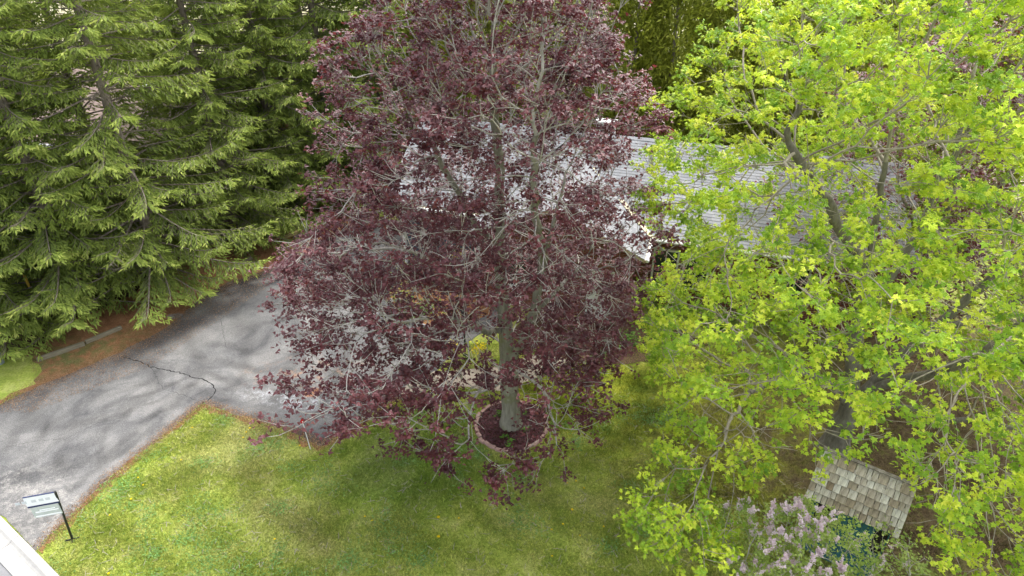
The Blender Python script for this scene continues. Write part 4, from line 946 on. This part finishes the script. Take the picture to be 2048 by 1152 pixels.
# ---------------------------------------------------------------- lilac in front of the shed
def lilac(base, label, prof, nl, nf, n_at, stems, flower_side):
    root = empty('lilac_bush', base, label=label, cat='shrub')
    sk = [[tuple(np.array(base)+np.array(q)) for q in s] for s in stems]
    attr = envelope(n_at, base, prof, zlow=lambda r: .6, power=.5, lump=.25)
    pos, par = grow(sk, attr, step=.14, di=1.2, dk=.2, iters=70); r, h, main = limbs(pos, par, tip=.004, rmax=.05); pos = relax(pos, par, r)
    skin('stems', pos, par, r, main, r > 0, 5, M['twig_pale'], root, base)
    foliage(root, pos, h, r, base, nl, (.06, .10), OVAL*np.array([1.35, 1, 1]), M['leaf_lilac'], hmax=4, spread=.07, tilt=.7, down=-.1, name='leaves')
    tips = np.where((h == 0) & (pos[:, 2] > np.quantile(pos[:, 2], .45)) & flower_side(pos-np.array(base)))[0]
    g_ = rng.choice(tips, nf, replace=len(tips) < nf)
    k = 55; t = rng.random((nf, k)); a = rng.uniform(0, 6.28, (nf, k)); lean = rng.normal(0, .35, (nf, 1, 2)); Lp = rng.uniform(.14, .24, (nf, 1))
    rad = .055*(1.05-t)*rng.uniform(.6, 1, (nf, k)); P = pos[g_][:, None]+np.stack([rad*np.cos(a)+lean[:, :, 0]*t*Lp, rad*np.sin(a)+lean[:, :, 1]*t*Lp, t*Lp], 2); P = P.reshape(-1, 3)
    rn = np.clip(np.repeat(rng.random(nf), k)*.6+.4*rng.random(nf*k), 0, 1)
    link('blossoms', leafmesh('blossoms', P, rng.uniform(.025, .045, len(P)), DIAM, frames(len(P), .9), rn, base), root, M['petal_lilac'])
    return root
M['leaf_lilac'] = leafmat('leaf_lilac', [(0, (.18, .27, .05)), (.6, (.34, .43, .10)), (1, (.52, .57, .20))], [(0, (.18, .3, .03)), (1, (.42, .52, .1))], .35, .5, .35, .15)
q = at(1590, 1085, 2.2); st = [[(0, 0, 0), (0, 0, .8), (-.2, 0, 1.5)], [(0, 0, .1), (.35, .1, .9), (.6, .2, 1.7)], [(0, 0, .1), (-.45, .1, .8), (-.8, .3, 1.5)], [(0, 0, .1), (.1, .4, .9), (.2, .8, 1.8)], [(0, 0, .1), (.7, .15, .9), (1.3, .35, 1.7)]]
lilac((q.x-.15, q.y-.35, 0), 'lilac bush with pale purple blossom in front of the teal shed', [(.5, .6), (1.2, 1.2), (2.1, 1.45), (2.9, 1.15), (3.5, .4)], 9000, 260, 1700, st, lambda p: p[:, 0] < .6)
q = at(1765, 1110, 1.9)
lilac((q.x, q.y-.25, 0), 'thin leggy lilac with few blossoms right of the flowering one', [(.5, .3), (1.2, .8), (1.9, 1.1), (2.6, .6)], 1500, 12, 600, [[(0, 0, 0), (0, 0, .7), (-.2, 0, 1.4)], [(0, 0, .1), (.3, 0, .8), (.6, 0, 1.5)], [(0, 0, .1), (-.1, .3, .9)]], lambda p: p[:, 0] > -9)

# ---------------------------------------------------------------- dandelions and grass
ddn = [(877, 1075), (730, 1035), (744, 1043), (877, 1036), (944, 978), (1144, 1021), (1103, 1061), (1104, 1114), (1126, 1050), (1242, 988), (277, 957), (287, 972), (500, 858), (493, 866), (487, 877), (385, 857), (263, 1000), (220, 1032), (218, 1149), (550, 1080),
       (600, 893), (1160, 1073), (1152, 964), (1134, 968), (1168, 978), (1063, 938), (1464, 1105), (1427, 1063), (1207, 1055), (918, 1038), (363, 922)]
f_ = MB(); k = 12
f_.V = [Vector((0, 0, .052))]+[Vector((.020*math.cos(t), .020*math.sin(t), .05)) for t in [2*math.pi*i/k for i in range(k)]]+[Vector((.027*math.cos(t), .027*math.sin(t), .042)) for t in [2*math.pi*(i+.5)/k for i in range(k)]]
f_.F = [(0, 1+i, 1+(i+1) % k) for i in range(k)]+[(1+i, 1+k+i, 1+(i+1) % k) for i in range(k)]
hm = pymesh('flower_head', f_.V, f_.F); hm.materials.append(M['petal_yellow']); s_ = MB().tube([(0, 0, 0), (0, 0, .05)], .004, 4, False); sm = pymesh('stem', s_.V, s_.F); sm.materials.append(M['leaf_fresh'])
where = lambda x, y: ('under the crimson maple skirt' if 930 < x < 1100 and y < 990 else 'by the driveway edge' if y < 900 else 'on the bright lawn by the sign' if x < 320 else 'on the open lawn in the middle' if x < 960 else 'on the mossy lawn towards the green maple')
for i, (px, py) in enumerate(ddn):
    p = at(px, py); root = empty('dandelion', (p.x, p.y, .0), random.random()*6, label='yellow dandelion flower '+where(px, py), cat='flower', group='dandelions '+where(px, py)); s = 1.7 if px in (877, 1144) else random.uniform(.9, 1.3)
    root.scale = (s, s, 1); link('flower_head', hm, root); link('stem', sm, root)

def inside(x, y, poly):
    c_ = np.zeros(len(x), bool); m = len(poly); j = m-1
    for i in range(m):
        xi, yi = poly[i]; xj, yj = poly[j]
        with np.errstate(divide='ignore', invalid='ignore'): c_ ^= ((yi > y) != (yj > y)) & (x < (xj-xi)*(y-yi)/(yj-yi)+xi)
        j = i
    return c_
avoid = [[tuple(at(*q)[:2]) for q in DR], [tuple(at(*q)[:2]) for q in ((775, 792), (870, 742), (1000, 735), (1120, 690), (1240, 650), (1270, 672), (1150, 720), (1060, 762), (1000, 782), (870, 772), (800, 800))],
         [tuple(at(*q)[:2]) for q in ((60, 722), (240, 660), (460, 530), (620, 455), (760, 430), (640, 500), (520, 585), (300, 735), (70, 790))]]
N = 1500000
ty = 9.3+(19.5-9.3)*rng.random(N)**1.35; tx = rng.uniform(-16, 15.5, N)
ok = np.ones(N, bool)
for poly in avoid: ok &= ~inside(tx, ty, poly)
ok &= (np.hypot(tx-TB.x, ty-TB.y) > 1.15)
dk = (tx-K0.x)*kn.x+(ty-K0.y)*kn.y; ok &= dk < -.0
zd = ty*math.cos(PITCH)+CAM_H*math.sin(PITCH); ok &= np.abs(tx/zd) < .76
ok &= ~((tx > 7.5) & (rng.random(N) < .72)) & ~((tx > 3) & (ty > 13) & (rng.random(N) < .45))
ok &= ~((tx < -11) & (ty > 17))
den = np.sin(tx*1.7+np.sin(ty*1.1)*2)*np.sin(ty*1.9+np.sin(tx*.8)*2); ok &= rng.random(N) < .62+.38*den
tx, ty = tx[ok], ty[ok]; n_ = len(tx); a = rng.uniform(0, 6.28, n_); hh = rng.uniform(.025, .07, n_)*(1+.5*np.maximum(den[ok], 0)); w = rng.uniform(.005, .012, n_); b2 = rng.uniform(0, 6.28, n_); ln = hh*rng.uniform(.3, 1.4, n_)
V = np.empty((n_, 3, 3)); V[:, 0] = np.stack([tx-w*np.cos(a), ty-w*np.sin(a), np.zeros(n_)], 1); V[:, 1] = np.stack([tx+w*np.cos(a), ty+w*np.sin(a), np.zeros(n_)], 1)
V[:, 2] = np.stack([tx+ln*np.cos(b2), ty+ln*np.sin(b2), hh], 1)
o = link('grass', npmesh('grass', V.reshape(-1, 3), np.arange(3*n_).reshape(-1, 3), False, {'rnd': rng.random(n_)}), None, M['blade']); tag(o, kind='stuff')
print('grass', n_, 'tris', sum(sum(max(0, len_-2) for len_ in np.array([p.loop_total for p in m.polygons])) if len(m.polygons) < 5000 else len(m.loops)-2*len(m.polygons) for m in bpy.data.meshes), len(posr), len(posg))

# loose needles, leaf scraps and twigs on the strip and along the driveway's edge
sp_ = [tuple(at(*q)[:2]) for q in ((-60, 812), (6, 800), (72, 768), (62, 722), (240, 660), (460, 530), (620, 455), (720, 410), (760, 430), (640, 500), (520, 585), (300, 735), (0, 850))]
ax_, ay_ = [], []
n0 = 90000; x_ = rng.uniform(-17, -5, n0); y_ = rng.uniform(16, 28, n0); k_ = inside(x_, y_, sp_); ax_.append(x_[k_]); ay_.append(y_[k_])
eg = [(800, 788), (690, 868), (642, 893), (600, 872), (545, 852), (480, 833), (405, 808), (330, 868), (215, 960), (150, 1025), (80, 1095)]
eg2 = [(0, 811), (95, 765), (245, 704), (330, 657), (408, 592), (455, 565), (520, 545), (600, 505)]
for L0, cnt, sdv in ((eg, 16000, .13), (eg2, 14000, .22)):
    q = np.array([tuple(at(*p)[:2]) for p in L0]); sl = np.linalg.norm(np.diff(q, axis=0), axis=1); k_ = rng.choice(len(sl), cnt, p=sl/sl.sum()); t_ = rng.random(cnt)[:, None]
    pp = q[k_]*(1-t_)+q[k_+1]*t_+rng.normal(0, sdv, (cnt, 2)); ax_.append(pp[:, 0]); ay_.append(pp[:, 1])
ax_ = np.concatenate(ax_); ay_ = np.concatenate(ay_); n_ = len(ax_)
M['scrap'] = leafmat('scrap', [(0, (.07, .04, .022)), (.5, (.22, .12, .06)), (1, (.42, .28, .17))], [(0, (.1, .06, .03)), (1, (.3, .2, .1))], .1, .9, .1, .2)
T3 = np.array([(0, 0, 0), (.28, .5, 0), (0, 1, .1)])
o = link('needle_scraps', leafmesh('needle_scraps', np.stack([ax_, ay_, rng.uniform(.018, .03, n_)], 1), rng.uniform(.02, .055, n_), T3, frames(n_, .25), rng.random(n_), (0, 0, 0)), None, M['scrap']); tag(o, kind='stuff')

# clover and broad-leaved weeds growing in drifts through the lawn
wn_ = 90; cx_ = rng.uniform(-11.5, 5, wn_); cy_ = rng.uniform(10, 16.5, wn_); per = 150
wx_ = (cx_[:, None]+rng.normal(0, .22, (wn_, per))*rng.uniform(.5, 1.8, (wn_, 1))).ravel(); wy_ = (cy_[:, None]+rng.normal(0, .22, (wn_, per))*rng.uniform(.5, 1.6, (wn_, 1))).ravel()
k_ = np.ones(len(wx_), bool)
for poly in avoid: k_ &= ~inside(wx_, wy_, poly)
k_ &= (np.hypot(wx_-TB.x, wy_-TB.y) > 1.2) & ((wx_-K0.x)*kn.x+(wy_-K0.y)*kn.y < -.05)
wx_, wy_ = wx_[k_], wy_[k_]; n_ = len(wx_)
M['weed'] = leafmat('weed', [(0, (.10, .22, .05)), (1, (.24, .40, .11))], [(0, (.15, .3, .05)), (1, (.3, .48, .1))], .3, .6, .3, .15)
o = link('lawn_weeds', leafmesh('lawn_weeds', np.stack([wx_, wy_, rng.uniform(.035, .07, n_)], 1), rng.uniform(.03, .065, n_), OVAL*np.array([1.5, 1, 1]), frames(n_, .45), rng.random(n_), (0, 0, 0)), None, M['weed']); tag(o, kind='stuff')
# pale dead grass stems and fallen twigs
n_ = 2600; tx2 = rng.uniform(-11.5, 8, n_); ty2 = rng.uniform(10, 17, n_); k_ = np.ones(n_, bool)
for poly in avoid: k_ &= ~inside(tx2, ty2, poly)
k_ &= (np.hypot(tx2-TB.x, ty2-TB.y) > 1.2) & ((tx2-K0.x)*kn.x+(ty2-K0.y)*kn.y < -.05); tx2, ty2 = tx2[k_], ty2[k_]; n_ = len(tx2)
o = link('fallen_twigs', leafmesh('fallen_twigs', np.stack([tx2, ty2, np.full(n_, .055)], 1), rng.uniform(.05, .20, n_), np.array([(-.03, 0, 0), (.03, 0, 0), (.02, 1, .05), (-.02, 1, .05)]), frames(n_, .1), rng.random(n_), (0, 0, 0)), None, M['twig_brown']); tag(o, kind='stuff')
